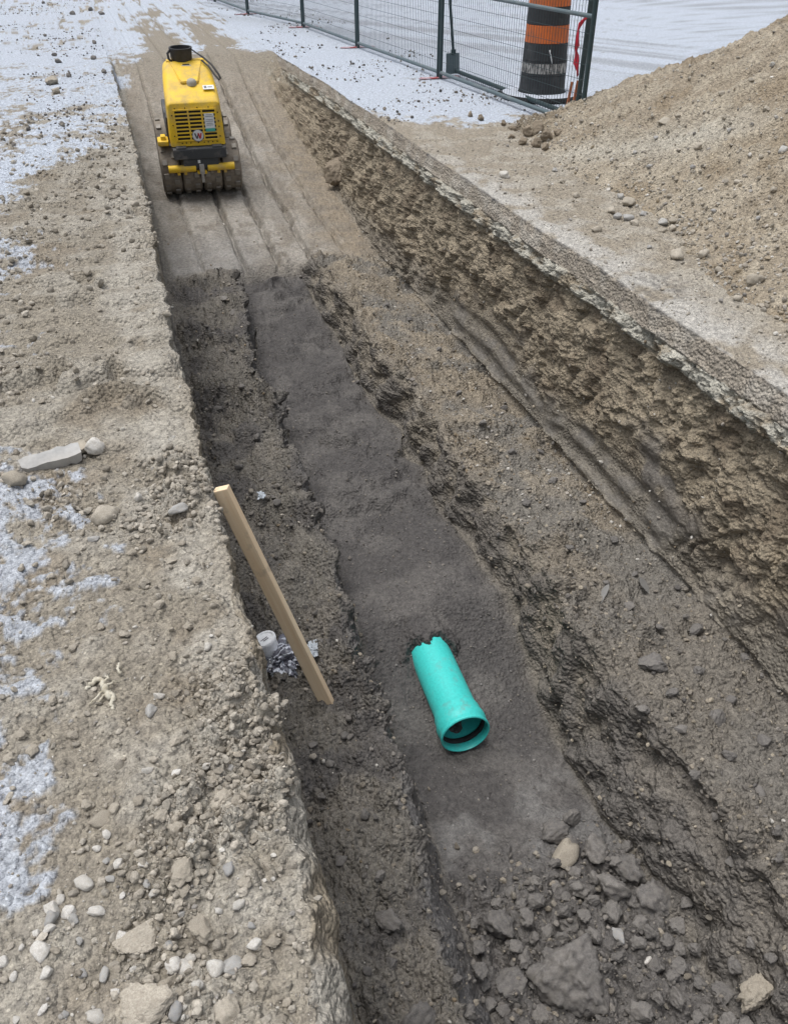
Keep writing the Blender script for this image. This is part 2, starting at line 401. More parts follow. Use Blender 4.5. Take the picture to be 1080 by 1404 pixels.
# shared noises
n_big = fbm(X, Y, Z, 1.1, 3, 1.0); n_mid = fbm(X, Y, Z, 4.5, 3, 2.0); n_fin = fbm(X, Y, Z, 22, 3, 3.0)
b_clod = billow(X, Y, Z, 9, 3, 4.0, .55); b_fine = billow(X, Y, Z, 26, 2, 5.0)
lumpy = sstep(-.15, .35, fbm(X, Y, Z, 1.7, 2, 12.0))
D = np.zeros_like(X)
# left bank: crumbly, lumps near the camera, tracked ledges further on
plate = sstep(2.65, 2.95, VV + .3 * n_mid) * sstep(5.6, 4.6, VV) * sstep(-.62, -.42, X + .2 * n_mid)
rub = sstep(3.2, 2.4, VV) * sstep(-.55, -.2, X) + .25
D += m_bank * near_g * (1 - .6 * plate) * (.03 * n_big + .018 * n_mid + (.008 + .026 * rub * lumpy) * b_clod + .007 * (.6 + rub) * (.2 + lumpy) * b_fine + .004 * n_fin)
ph = -(VV + .16 * n_mid + .10 * n_big + .12 * X) / .30
saw = (ph - np.floor(ph)); saw = np.where(saw < .82, saw / .82, (1 - saw) / .18)
D += m_bank * (.035 + .045 * plate) * saw * sstep(2.6, 2.9, VV) * sstep(7.2, 5.6, VV) * sstep(-1.0, -.55, X) * (.4 + .6 * lumpy)
D += m_bank * .016 * sstep(.22, .02, np.abs(X - .0)) * sstep(3.0, 2.2, VV) * (b_clod * .6 + .3)
b_tiny = billow(X, Y, Z, 48, 2, 6.0)
D += near_g * sstep(6, 3, VV) * (.0045 * m_bank * (.4 + lumpy) + .004 * m_bl + .003 * m_br + .003 * m_sr + .002 * m_lwall) * b_tiny
# trench faces and benches
D += m_lwall * (.010 * n_mid + .010 * b_clod + .004 * n_fin + .003 * b_fine)
D += m_bl * (.075 * n_mid + .065 * b_clod * (.3 + lumpy) + .016 * b_fine)
D += m_sl * (.02 * n_mid + .012 * b_clod + .004 * b_fine)
wavy = pn(X * 1.6, VV * 4.6 + n_big * 1.6 + n_mid * .8, 3.3)
D += m_fl * (.10 * np.abs(wavy) * sstep(2.9, 3.8, VV) + sstep(2.8, 3.3, VV) * (.05 * fbm(X, Y, 0 * X, 2.6, 2, 17.) + .012 * np.abs(fbm(X, Y, 0 * X, 8, 2, 18.)) * 2) + .010 * n_mid + .0035 * n_fin + .05 * sstep(1.75, 1.3, VV) * (b_clod + .3) + .008 * sstep(2.1, 1.9, VV) * b_clod)
b_chunk = billow(X, Y * .8, Z * 1.3, 4.5, 3, 14.0, .5)
D += m_sr * (.06 * n_mid + .020 * b_chunk + .013 * b_clod + .009 * b_fine)
D += m_br * (.055 * n_mid + .040 * b_clod * (.3 + lumpy) + .013 * b_fine)
# ramp: drum seams and pad prints
seam = np.zeros_like(X)
for x0, wd, dp in ((.60, .014, .022), (.98, .022, .05), (1.30, .026, .055), (1.62, .026, .055), (1.95, .022, .03)):
    xx = x0 + .02 * pn(VV * 1.6, x0 * 7, 1.0) - .03 * (VV - 7.5) * .3
    seam -= .022 * np.exp(-((X - xx - .055) / .03) ** 2) * (.4 + 1.2 * pn(VV * 9, x0 * 5, 2.0))
    seam += 1.3 * dp * np.exp(-((X - xx) / wd) ** 2) * (.55 + .9 * pn(VV * 7, x0 * 3, 0) + .4)
pad = sstep(.25, .5, np.abs(((X / .105) % 1) - .5) * 2) * 0 + (sstep(.30, .18, np.abs(((X / .115 + .5 * np.floor(VV / .085)) % 1) - .5)) * sstep(.30, .18, np.abs(((VV / .085) % 1) - .5)))
D += m_ramp * (.02 * n_mid + .012 * b_clod * sstep(1.3, 1.8, X) + .010 * np.clip(b_clod, 0, 1) * sstep(.006, .02, seam) + .004 * n_fin - seam - .007 * pad * sstep(-.2, .25, n_mid + .1) - .02 * np.clip(b_clod, 0, 1) * sstep(1.7, 2.1, X))
# right wall: ragged pick-marked upper part, smeared grooves low down
hz = np.clip(-Z, 0, 1.2)
low = sstep(.60, .92, hz + .30 * n_big + .15 * n_mid) * sstep(7.0, 5.2, VV)
gouge = pn(VV * 7.5 + 2.2 * Z, Z * 1.6, X * 2)
gouge2 = billow(VV * 1.0, Z * .55 + VV * .3, X, 11, 2, 7.7)
over = sstep(.19, .21, hz) * sstep(.55, .22, hz)
wy = VV + .14 * n_mid + .05 * n_big + .03 * n_fin; wz = Z + .10 * pn(VV * 4.1, Z * 4.1, 8.8) + .02 * n_fin
w_rough = fbm(X * .6, wy * 1.7, wz * .85, 4.2, 4, 15.0, .55); w_dig = pn(wy * 9.5 + 2.0 * wz, wz * 2.0, 4.4)
w_ridge = np.clip(.5 - np.abs(fbm(X, wy * 1.5, wz * .7, 6.0, 2, 16.0)) * 2.2, -.4, .5)
D += m_wall * (1 - low) * (.062 * w_rough + .036 * w_dig - .020 * w_ridge * sstep(-.1, .4, n_big) + .010 * b_clod + .010 * b_fine + .008 * n_fin - .035 * over)
groove = np.sin((hz + .035 * VV * 0 + .02 * n_big) * 42 + 1.2 * n_big)
D += m_wall * low * (.013 * groove * sstep(-.35, .2, n_big + n_mid) + .005 * b_clod + .004 * b_fine + .010 * n_mid)
D -= (1 - rampm) * .045 * np.exp(-((S - 8.0) / .10) ** 2) * (.7 + .8 * n_big)
ledge = sstep(.115, .125, hz) * sstep(.235, .185, hz) * (1 - gone[:, None])
D += (m_wall + band(10.8, 11.4)) .clip(0, 1) * ledge * (.010 + .008 * b_clod + .012 * n_fin + .008 * b_fine)
D *= np.where(S > 11.1, 0, 1)
# far ground: gentle relief and vehicle ruts
D += m_bank * (1 - near_g) * (.03 * n_big + .01 * n_mid)
P = B + NRM * D[..., None]

# ---- colours of the different soils, with shade painted in at the right slope's foot
tan = np.array([.255, .228, .186]); pale = np.array([.36, .337, .295]); sand = np.array([.077, .072, .070])
brown = np.array([.275, .232, .172]); greyclay = np.array([.185, .172, .152]); darkclay = np.array([.115, .107, .101]); snow = np.array([.455, .50, .575])
C = np.zeros(P.shape) + tan
C = mix3(C, pale, .55 * sstep(-.25, .35, n_mid + .5 * n_big) * m_bank)
C = mix3(C, [.23, .195, .15], .7 * m_bank * sstep(.05, .4, fbm(X, Y, Z, 2.6, 3, 21.)))
C = mix3(C, pale * 1.05, .75 * sstep(.30, .05, np.abs(X - xL[:, None] + .05)) * m_bank * sstep(-.3, .2, n_mid + .1))
lw = mix3(np.zeros(P.shape) + pale * .92, [.25, .215, .165], sstep(-.1, .3, n_mid)); lw = mix3(lw, greyclay, sstep(.45, .8, hz))
C = C * (1 - m_lwall[..., None]) + lw * m_lwall[..., None]
def lay(C, c, m): return C * (1 - m[..., None]) + c * m[..., None]
bl = mix3(np.zeros(P.shape) + np.array([.168, .155, .136]), darkclay, sstep(-.15, .25, fbm(X, Y, Z, 2.4, 3, 31.)))
bl = mix3(bl, [.195, .178, .155], sstep(.1, .4, fbm(X, Y, Z, 3.4, 3, 33.)))
C = lay(C, bl, np.clip(m_bl, 0, 1))
slc = mix3(np.zeros(P.shape) + np.array([.125, .12, .118]), darkclay, sstep(-.1, .3, n_mid)); C = lay(C, slc, np.clip(m_sl, 0, 1))
fl = mix3(np.zeros(P.shape) + sand, [.108, .101, .096], sstep(-.1, .4, fbm(X, Y, Z, 3.0, 3, 41.)))
fl = mix3(fl, [.165, .16, .155], .7 * sstep(2.05, 1.85, VV + .15 * n_mid) * sstep(1.25, 1.55, VV) * sstep(-.2, .2, n_mid)); fl = mix3(fl, darkclay, sstep(1.6, 1.35, VV))
C = lay(C, fl, np.clip(m_fl, 0, 1))
sr = mix3(np.zeros(P.shape) + np.array([.215, .19, .155]), [.145, .132, .117], sstep(-.2, .25, n_mid + .5 * n_big)); sr = mix3(sr, darkclay * 1.15, sstep(2.6, 1.6, VV) * .6); sr = mix3(sr, [.12, .112, .104], .7 * sstep(6.45, 6.15, S))  # last mix paints the channel shadow into the colour at the slope foot
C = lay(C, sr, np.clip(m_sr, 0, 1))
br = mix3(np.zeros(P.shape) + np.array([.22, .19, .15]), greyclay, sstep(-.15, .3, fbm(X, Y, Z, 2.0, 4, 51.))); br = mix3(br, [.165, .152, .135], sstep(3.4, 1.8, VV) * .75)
br = mix3(br, [.30, .255, .195], .6 * sstep(.05, .3, n_mid) * sstep(2.8, 3.6, VV))
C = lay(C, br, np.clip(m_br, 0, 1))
rc = mix3(np.zeros(P.shape) + np.array([.30, .277, .245]), [.235, .215, .188], sstep(-.3, .3, fbm(X * 2.5, Y * .6, Z, 2.4, 3, 61.)))
rc = mix3(rc, [.245, .205, .155], sstep(1.5, 2.2, X + .3 * n_mid)); rc = mix3(rc, [.19, .165, .135], .7 * sstep(.05, .35, fbm(X, Y, Z, 5.0, 3, 63.))); rc = mix3(rc, [.27, .235, .19], sstep(10, 12.5, VV) * .7)
rc = mix3(rc, [.235, .228, .22], .6 * sstep(8.6, 7.8, VV) * sstep(1.4, .9, X))
C = lay(C, rc, np.clip(m_ramp, 0, 1))
wl = mix3(np.zeros(P.shape) + brown, [.31, .262, .195], sstep(-.1, .4, fbm(X, Y, Z, 3.2, 3, 71.)))
wl = mix3(wl, [.18, .145, .105], .8 * sstep(.05, .4, fbm(X, Y, Z, 5.2, 3, 73.)))
wl = mix3(wl, [.185, .163, .13], low * .9); wl = mix3(wl, darkclay, low * sstep(.0, .3, n_mid) * .7)
wl = mix3(wl, greyclay, .55 * sstep(.75, .95, hz))
C = lay(C, wl, np.clip(m_wall, 0, 1))
C = mix3(C, [.40, .385, .335], ledge * np.clip(m_wall + band(10.4, 11.5), 0, 1) * sstep(-.35, .25, n_mid + .6 * n_fin + .15))
# snow
SN = np.zeros_like(X) - 1.5
far_edge = np.interp(VV, [4.8, 6.1, 7.1, 7.5, 8.4, 9], [-1.3, -.78, -.5, -.14, .18, .4])
SN = np.maximum(SN, np.where(VV > 4.8, np.clip((far_edge - X) * 2.2 - .1, -1, .5), -1.5))
for (px, py, rx, rv, st) in ((12, 345, .22, .35, .55), (25, 775, .22, .32, .62), (0, 700, .14, .2, .55), (95, 805, .12, .07, .3), (-10, 950, .10, .12, .36), (-20, 1125, .05, .09, .34), (25, 1080, .04, .05, .25),
                             (105, 652, .035, .05, .55), (240, 605, .03, .06, .35), (0, 520, .12, .2, .3)):
    c0 = at(px, py); q = np.sqrt(((X - c0[0]) / rx) ** 2 + ((VV - c0[1]) / rv) ** 2); SN = np.maximum(SN, st * .9 * (1.0 - q))
SN = np.where(S > -.001, np.maximum(SN, -.9 + 1.5 * sstep(12.3, 13.9, VV)), np.where(VV > 13, np.maximum(SN, .65), SN))
tr1 = np.minimum(np.abs(X - .95 - .12 * np.sin(VV * .5)), np.abs(X - 1.75 - .10 * np.sin(VV * .5)))
bare = sstep(.42, .12, tr1) * sstep(21, 14, VV) * sstep(12.0, 13.2, VV)
SN -= 1.1 * bare
rut = fbm(X * 3.2, VV * .22, 0 * X, 1.6, 3, 81.)
SN -= .55 * sstep(.1, .4, rut) * sstep(15, 18, VV)
patch = fbm(X, Y, Z, 2.2, 4, 91.) + .75 * fbm(X, Y, Z, 11, 4, 93., .65)
SNM = sstep(.02, .26, SN + .75 * patch - 14 * np.clip(D, -.01, .05)) * m_bank
SNM = np.where((VV > 12.2) & (S < 13) & (S >= -.001), sstep(.02, .30, SN + .6 * patch), SNM)
P = P + NRM * (.007 * SNM)[..., None]
C = mix3(C, snow, SNM * (.70 + .25 * sstep(4, 7, VV)))
RG = np.full(X.shape, .92)
RG -= .36 * np.clip(m_wall, 0, 1) * low * sstep(-.25, .2, n_mid) + .16 * np.clip(m_fl, 0, 1) + .14 * np.clip(m_ramp, 0, 1) + .2 * np.clip(m_sl + m_fl * .3, 0, 1) * sstep(2.4, 1.6, VV)

cuts = [('ground', 0, I0 + 4), ('trench_wall', I0 + 4, I0 + 102), ('trench_floor', I0 + 102, I0 + sum(NSEG[:8]) + 6), ('trench_wall', I0 + sum(NSEG[:8]) + 6, NCOL - 1)]
EARTH = []
for nm, a, b in cuts:
    me = grid_mesh(nm, P[:, a:b + 1], C[:, a:b + 1], RG[:, a:b + 1])
    o = link(nm, me, 'soil'); tag(o, kind='structure'); EARTH.append(o)
GN = grid_normals(P)

# ------------------------------------------------------------------ cut asphalt on the far side of the trench, with its sawn face
ra = []; v = -.6
va = [-30, -15, -8, -4, -2, -1.2] 
while v < 14.5: va.append(v); v += .0055 * (max(v, 0) + 1.6)
while v < 260: va.append(v); v += .016 * v
va = np.array(va)
xRa = np.interp(va, [-30, 2, 6, 9.5, 13, 14], [2.45, 2.45, 2.46, 2.51, 2.45, 2.45]) + .006 * fbm(va, 0 * va, 0 * va, 9, 3, 3.) + .022 * fbm(va, 0 * va, 0 * va, 1.1, 3, 5.)
aw = .45 + .42 * np.clip(va, 0, 30)
ac = [(xRa + .03, -.118 * np.ones_like(va), 0)] + [(xRa - .022 * (1 - j / 12), -.118 + .110 * j / 12 + 0 * va, 1) for j in range(13)] + [(xRa + .004, -.004 + 0 * va, 2)]
ac += [(xRa + .006 + aw * (j / 190) ** 1.2, 0 * va, 3) for j in range(191)] + [(xRa + .006 + aw + 90 * (j / 34) ** 3, 0 * va, 4) for j in range(1, 35)]
AX = np.stack([c[0] for c in ac], 1); AZ = np.stack([c[1] for c in ac], 1); AY = np.repeat(va[:, None], AX.shape[1], 1)
AK = np.repeat(np.array([c[2] for c in ac])[None, :], len(va), 0)
top = (AK >= 3) * 1.0; dx = AX - xRa[:, None]
an_b = fbm(AX, AY, AZ, 1.3, 3, 101.); an_m = fbm(AX, AY, AZ, 5, 3, 102.); an_f = fbm(AX, AY, AZ, 24, 3, 103.); ab = billow(AX, AY, AZ, 14, 3, 104., .55)
edge_in = sstep(0, .03, dx)
AD = top * edge_in * ((.004 + .008 * sstep(.12, .5, dx) * sstep(8.2, 7.0, AY)) * (ab + .3) + .004 * an_f + .006 * (an_m + .3)) 
AZ = AZ + AD
AX = AX - (AK == 1) * (.006 * an_f + .010 * an_m)
AZ = AZ + (AK <= 1) * np.where(AZ < -.06, .02 * an_m + .012 * an_f, 0)
AC = np.zeros(AX.shape + (3,)) + np.array([.285, .25, .20])
AC = mix3(AC, [.37, .34, .29], .7 * sstep(-.1, .35, an_m))
AC = mix3(AC, [.46, .45, .43], .65 * sstep(.45, .05, dx) * sstep(7.5, 5.5, AY) * sstep(-.3, .2, an_m + .15))
AC = mix3(AC, [.07, .068, .066], top * .75 * sstep(.022, .0, dx) * sstep(-.1, .25, an_f + an_m) + top * .5 * sstep(.28, .05, np.hypot(AX - 2.62, AY - 3.55)) * sstep(0, .3, an_f + .1))
face = np.zeros(AC.shape) + np.array([.34, .30, .25]); face = mix3(face, [.42, .385, .335], sstep(-.1, .3, an_m)); face = mix3(face, [.10, .095, .09], .8 * sstep(-.022, -.004, AZ) * sstep(-.2, .2, an_m) + .4 * sstep(.2, .5, an_f))
AC = np.where((AK <= 2)[..., None], face, AC)
bnd = np.interp(AX, [2.4, 2.75, 3.05, 3.6, 4.3, 6], [8.5, 8.05, 7.7, 7.55, 7.9, 8.3])
ASN = np.clip((AY - bnd) * 1.6, -1, .8)
rx_, ry_ = math.cos(R(-63)), math.sin(R(-63))
along = AX * rx_ + AY * ry_; acr = -AX * ry_ + AY * rx_
ruts = fbm(acr * 1.5, along * .03, 0 * AX, 1.6, 4, 111., .6) + .25 * fbm(AX, AY, 0 * AX, 1.2, 3, 112.)
rutm = sstep(-.1, .45, ruts) * sstep(8.5, 11, AX + .4 * AY)
apatch = fbm(AX, AY, AZ, 2.4, 4, 113.) + .6 * fbm(AX, AY, AZ, 12, 3, 114.)
ASNM = sstep(.02, .30, ASN + .6 * apatch) * top
AC = mix3(AC, [.21, .205, .20], sstep(9, 11, AY) * top)
AC = mix3(AC, snow, ASNM * .97); AC = mix3(AC, [.27, .285, .31], .7 * rutm * top)
AP = np.stack([AX, AY, AZ], -1)
o = link('asphalt_pavement', grid_mesh('asphalt_pavement', AP, AC, np.full(AX.shape, .9)), 'soil'); tag(o, kind='structure'); EARTH.append(o)
AN = grid_normals(AP)

# ------------------------------------------------------------------ spoil heap
px_ = np.linspace(2.5, 11.0, 520); pv_ = np.concatenate([np.linspace(-1.5, .9, 40)[:-1], np.linspace(.9, 9.2, 560)])
HX, HV = np.meshgrid(px_, pv_)
hn_b = fbm(HX, HV, 0 * HX, .9, 3, 121.); hn_m = fbm(HX, HV, 0 * HX, 4, 3, 122.); hn_f = fbm(HX, HV, 0 * HX, 20, 3, 123.); hb = billow(HX, HV, 0 * HX, 10, 3, 124., .55)
xt = np.interp(HV, [-1.5, 1, 2.7, 3.4, 4.8, 6.4, 7.5, 8.2], [2.72, 2.74, 2.82, 2.92, 3.2, 3.34, 3.55, 4.3]) + .10 * hn_b
vb = 7.75 + .12 * (HX - 4.3) + .12 * hn_b
h1 = .56 * (HX - xt); h2 = .53 * (vb - HV); h3 = .5 * (10.6 - HX); h4 = .6 * (HV + 1.4)
k = .10
hh = -k * np.log(np.exp(-h1 / k) + np.exp(-h2 / k) + np.exp(-h3 / k) + np.exp(-h4 / k) + np.exp(-1.75 / k))
hh += .17 * np.exp(-(((HX - 3.62) / .16) ** 2 + ((HV - 7.32) / .26) ** 2)) * (.35 + .3 * hb)        # darker clods at the heap's end
tt = sstep(-.02, .25, hh)
hh = hh + tt * (.06 * hn_b + .04 * hn_m + .030 * hb + .008 * hn_f) + (1 - tt) * .01 * hb - .03
hh = np.maximum(hh, -.06)
HC = np.zeros(HX.shape + (3,)) + np.array([.30, .255, .195])
HC = mix3(HC, [.38, .335, .265], .7 * sstep(-.1, .35, hn_m + .4 * hn_b)); HC = mix3(HC, [.245, .195, .135], .7 * sstep(.0, .4, fbm(HX * 1.2, HV * .8, 0 * HX, 2.2, 3, 126.)))
HC = mix3(HC, [.43, .405, .35], .75 * np.exp(-(((HX - 3.55 - .5 * (5.9 - HV)) / .22) ** 2)) * sstep(6.6, 6.1, HV) * sstep(4.6, 5.2, HV))
HC = mix3(HC, [.20, .17, .13], .8 * np.exp(-(((HX - 3.6) / .2) ** 2 + ((HV - 7.3) / .3) ** 2)))
HP = np.stack([HX, HV, hh], -1); HN = grid_normals(HP)
pile = link('dirt_pile', grid_mesh('dirt_pile', HP, HC, np.full(HX.shape, .93)), 'soil')
tag(pile, 'tall heap of sandy brown soil and pebbles beside the trench', 'dirt pile'); EARTH.append(pile)

# ------------------------------------------------------------------ loose bits too many to count
def ico(sub):
    bm = bmesh.new(); bmesh.ops.create_icosphere(bm, subdivisions=sub, radius=1.0); bm.verts.ensure_lookup_table()
    vv = np.array([p.co[:] for p in bm.verts]); ff = np.array([[q.index for q in f.verts] for f in bm.faces]); bm.free(); return vv, ff
ICO1, ICO2, ICO3, ICO4, ICO5 = ico(1), ico(2), ico(3), ico(4), ico(5)
def shape_rock(base, seed, ang):
    vv = base[0].copy(); r = np.random.default_rng(seed)
    vv *= 1 + .45 * fbm(vv[:, 0], vv[:, 1], vv[:, 2], .8, 2, seed * 3.1)[:, None]
    for _ in range(ang):                                   # flatten some sides
        d = r.normal(size=3); d /= np.linalg.norm(d); lim = r.uniform(.5, .85); h = vv @ d
        vv -= np.outer(np.clip(h - lim, 0, None) * .85, d)
    return vv
def scatter(name, PP, NN, weight, count, smin, smax, power, palette, sink=.25, flat=(.45, .9), label=None, seed=1, fine=.012):
    r = np.random.default_rng(seed)
    p = weight.reshape(-1).astype(np.float64); p /= p.sum()
    ids = r.choice(p.size, size=count, p=p)
    pos = PP.reshape(-1, 3)[ids] + r.normal(0, .004, (count, 3)) * [1, 1, 0]; nor = NN.reshape(-1, 3)[ids]
    dist = np.linalg.norm(pos - CAM, axis=1)
    s = smin * (smax / smin) ** (r.random(count) ** power)
    s = s * np.clip(dist / 3.0, .75, 1.5)
    pal = np.array(palette); cc = pal[r.integers(0, len(pal), count)] * r.uniform(.75, 1.25, (count, 1))
    variants = {0: [shape_rock(ICO1, 100 + i, 1) for i in range(8)], 1: [shape_rock(ICO2, 200 + i, 3) for i in range(8)]}
    allv, allf, allc = [], [], []; off = 0
    big = s > fine * np.clip(dist / 3.0, .75, 1.5)
    ax = r.normal(size=(count, 3)); ax /= np.linalg.norm(ax, axis=1, keepdims=True); an = r.uniform(0, 6.28, count)
    ct, st_ = np.cos(an), np.sin(an); K = np.zeros((count, 3, 3)); K[:, 0, 1] = -ax[:, 2]; K[:, 0, 2] = ax[:, 1]; K[:, 1, 0] = ax[:, 2]; K[:, 1, 2] = -ax[:, 0]; K[:, 2, 0] = -ax[:, 1]; K[:, 2, 1] = ax[:, 0]
    RM = np.eye(3) + st_[:, None, None] * K + (1 - ct)[:, None, None] * (K @ K)
    scl = np.stack([np.ones(count), r.uniform(.65, 1, count), r.uniform(*flat, count)], 1) * s[:, None] * .5
    for lev, base in ((0, ICO1), (1, ICO2)):
        for q in range(8):
            sel = np.where((big == bool(lev)) & (np.arange(count) % 8 == q))[0]
            if not len(sel): continue
            vv = variants[lev][q]
            w_ = np.einsum('nij,nvj->nvi', RM[sel], vv[None] * scl[sel][:, None, :]) + (pos[sel] + nor[sel] * (s[sel] * (.5 - sink))[:, None])[:, None, :]
            allv.append(w_.reshape(-1, 3)); nv = len(vv)
            allf.append((base[1][None] + (off + np.arange(len(sel)) * nv)[:, None, None]).reshape(-1, 3)); off += len(sel) * nv
            allc.append(np.repeat(cc[sel], nv, 0))
    VX = np.concatenate(allv).astype(np.float32); FX = np.concatenate(allf).astype(np.int32); CX = np.concatenate(allc)
    me = bpy.data.meshes.new(name); me.vertices.add(len(VX)); me.vertices.foreach_set('co', VX.reshape(-1)); nf = len(FX)
    me.loops.add(nf * 3); me.loops.foreach_set('vertex_index', FX.reshape(-1)); me.polygons.add(nf)
    me.polygons.foreach_set('loop_start', np.arange(0, nf * 3, 3, dtype=np.int32)); me.polygons.foreach_set('loop_total', np.full(nf, 3, np.int32))
    me.update(calc_edges=True)
    a = me.color_attributes.new('Col', 'FLOAT_COLOR', 'POINT'); a.data.foreach_set('color', np.concatenate([np.clip(CX, 0, 1), np.ones((len(CX), 1))], 1).astype(np.float32).reshape(-1))
    me.polygons.foreach_set('use_smooth', np.zeros(nf, bool)); o = link(name, me, 'loose_bits'); tag(o, label, kind='stuff')
    return o
PALE = [(.40,.38,.34), (.47,.45,.41), (.33,.30,.26), (.30,.27,.22), (.26,.245,.225)]
TAN = [(.29,.262,.218), (.325,.295,.248), (.26,.232,.19), (.36,.33,.28)]
DARK = [(.14,.13,.118), (.18,.165,.148), (.115,.107,.10), (.21,.19,.16)]
BROWN = [(.22,.175,.12), (.27,.22,.16), (.18,.145,.10), (.33,.29,.23)]
vis = (VV > .35) & (VV < 9)
cell = np.linalg.norm(np.cross(np.gradient(P, axis=1), np.gradient(P, axis=0)), axis=-1)      # area weight
da = cell / (np.linalg.norm(P - CAM, axis=-1) ** 1.5)
wb = da * (1 - .7 * plate) * m_bank * vis * (X > -1.4) * (1 - .6 * SNM) * (S > -1)
scatter('soil_crumbs', P, GN, wb * (.12 + rub * lumpy), 15000, .005, .034, 2.5, TAN, .3, label='loose tan soil crumbs covering the bank beside the trench', seed=11)
scatter('gravel', P, GN, wb * (.25 + sstep(2.0, 1.2, VV) + .3 * lumpy), 3600, .004, .018, 2.8, PALE, .3, label='fine pale gravel strewn over the bank beside the trench', seed=12)
wd_ = da * (m_bl * (.4 + lumpy) + .5 * m_sl + .25 * m_br * sstep(3.2, 2.2, VV) + .15 * m_sr + 2.6 * m_fl * sstep(1.75, 1.4, VV)) * vis
scatter('soil_crumbs', P, GN, da * (m_br * (.3 + lumpy) + .25 * m_sr) * vis, 5500, .005, .022, 2.6, [(.20,.178,.15), (.25,.22,.178), (.165,.152,.135), (.29,.255,.20)], .35, label='grey-brown soil crumbs on the bench below the cut wall', seed=23)
scatter('soil_crumbs', P, GN, wd_, 7000, .006, .028, 2.6, DARK + DARK[:2] + [(.21,.185,.15)], .3, label='damp dark soil crumbs lying on the trench benches', seed=13)
scatter('gravel', P, GN, da * (m_br * sstep(2.4, 3.4, VV) + .12 * m_bl + .12 * m_wall + .03 * m_br + .15 * m_ramp) * vis, 2600, .006, .018, 2.4, PALE + BROWN, .35, label='pale and brown pebbles on the bench under the cut wall', seed=14)
scatter('sand_grains', P, GN, da * m_fl * vis * sstep(1.7, 2.0, VV), 1500, .004, .012, 1.5, DARK + [(.2,.19,.18)], .3, label='coarse dark bedding sand grains on the trench floor', seed=15)
acell = np.linalg.norm(np.cross(np.gradient(AP, axis=1), np.gradient(AP, axis=0)), axis=-1); ad = acell / np.linalg.norm(AP - CAM, axis=-1) ** 1.4
aw_ = ad * top * (AY > .5) * (AY < 9.5) * (dx > .02) * (dx < 2) * (.25 + 1.0 * sstep(7.9, 6.6, AY) + .5 * sstep(.25, .0, np.abs(AY - bnd)))
scatter('gravel', AP, AN, aw_, 3400, .006, .020, 2.8, PALE + TAN, .3, label='crushed gravel scattered on the asphalt along the cut edge', seed=16)
hcell = np.linalg.norm(np.cross(np.gradient(HP, axis=1), np.gradient(HP, axis=0)), axis=-1); hw = hcell * (HV > 1.5) * (HX < 6.5) * sstep(-.05, .02, hh) / np.linalg.norm(HP - CAM, axis=-1) ** 1.3
scatter('gravel', HP, HN, hw * (.4 + np.exp(-((HX - xt) / .35) ** 2) * 1.5), 9000, .007, .024, 3.0, PALE + TAN + TAN + [(.28,.235,.17)], .3, label='pebbles and crumbs strewn over the soil heap', seed=17)
wf = cell * m_bank * (VV > 8) * (VV < 24) * (X > -3) * (S > -1) * sstep(.1, .4, fbm(X, Y, Z, .8, 3, 141.)) / np.maximum(VV, 1) ** 1.2
scatter('soil_crumbs', P, GN, wf, 1600, .007, .024, 2.8, [(.12,.11,.10), (.17,.155,.135), (.09,.085,.08)], .3, label='dark soil crumbs scattered over the snow behind the bank', seed=18)
af = acell * top * (AY > 7.5) * (AY < 22) * (dx < 2.0) * sstep(.0, .35, fbm(AX, AY, AZ, .9, 3, 142.) + .15 * sstep(1.2, .2, dx)) / np.maximum(AY, 1) ** 1.2
scatter('soil_crumbs', AP, AN, af, 900, .008, .03, 2.6, [(.16,.145,.125), (.22,.195,.16), (.10,.095,.09)], .3, label='dark soil crumbs scattered over the snow beside the fence', seed=19)

# ------------------------------------------------------------------ rays from the eye to the built earth, to stand things where they lie
bpy.context.view_layer.update()
dg = bpy.context.evaluated_depsgraph_get()
from mathutils.bvhtree import BVHTree
TREES = []
for o in EARTH: TREES.append(BVHTree.FromObject(o, dg))
def hit(px, py):
    d = Vector(ray(px, py)); L = d.length; best = None
    for t in TREES:
        loc, n, i, dist = t.ray_cast(Vector(CAM), d.normalized())
        if loc is not None and (best is None or dist < best[2]): best = (loc, n, dist)
    if best is None: return Vector(at(px, py)), Vector((0, 0, 1)), 10
    loc, n, dist = best
    if n.dot(d) > 0: n = -n
    return loc, n, dist / L          # last value: depth along the axis
def ground_z(x, y):
    best = -9
    for t in TREES:
        loc, n, i, dist = t.ray_cast(Vector((x, y, 3)), Vector((0, 0, -1)))
        if loc is not None: best = max(best, loc.z)
    return best

# ------------------------------------------------------------------ stones and clods one can count
ROCKS = {}
def rock_mesh(kind, i):
    if (kind, i) in ROCKS: return ROCKS[kind, i]
    big = kind in ('big_clod',)
    base = ICO5 if big else ICO4 if kind == 'clod' else ICO3
    vv = shape_rock(base, 300 + 17 * i + len(kind), {'pebble': 2, 'stone': 7, 'clod': 6, 'big_clod': 8}[kind])
    vv = vv * (1 + .05 * fbm(vv[:, 0], vv[:, 1], vv[:, 2], 2.6, 3, 1.3 * i, .6)[:, None])
    if big: vv = vv * (1 + .05 * fbm(vv[:, 0], vv[:, 1], vv[:, 2], 7, 3, 2.3 * i, .6)[:, None])
    if 'clod' in kind: vv = vv * ((1 + (.07 if big else .11) * fbm(vv[:, 0], vv[:, 1], vv[:, 2], 4.2, 3, 2.3 * i, .65)[:, None]))
    if 'clod' in kind: vv = vv * (1 + (.10 if big else .16) * billow(vv[:, 0], vv[:, 1], vv[:, 2], 1.9, 3, 3.3 * i)[:, None])
    me = bpy.data.meshes.new(kind); me.from_pydata(vv.tolist(), [], base[1].tolist()); me.update()
    me.polygons.foreach_set('use_smooth', np.ones(len(me.polygons), bool))
    ROCKS[kind, i] = me; return me
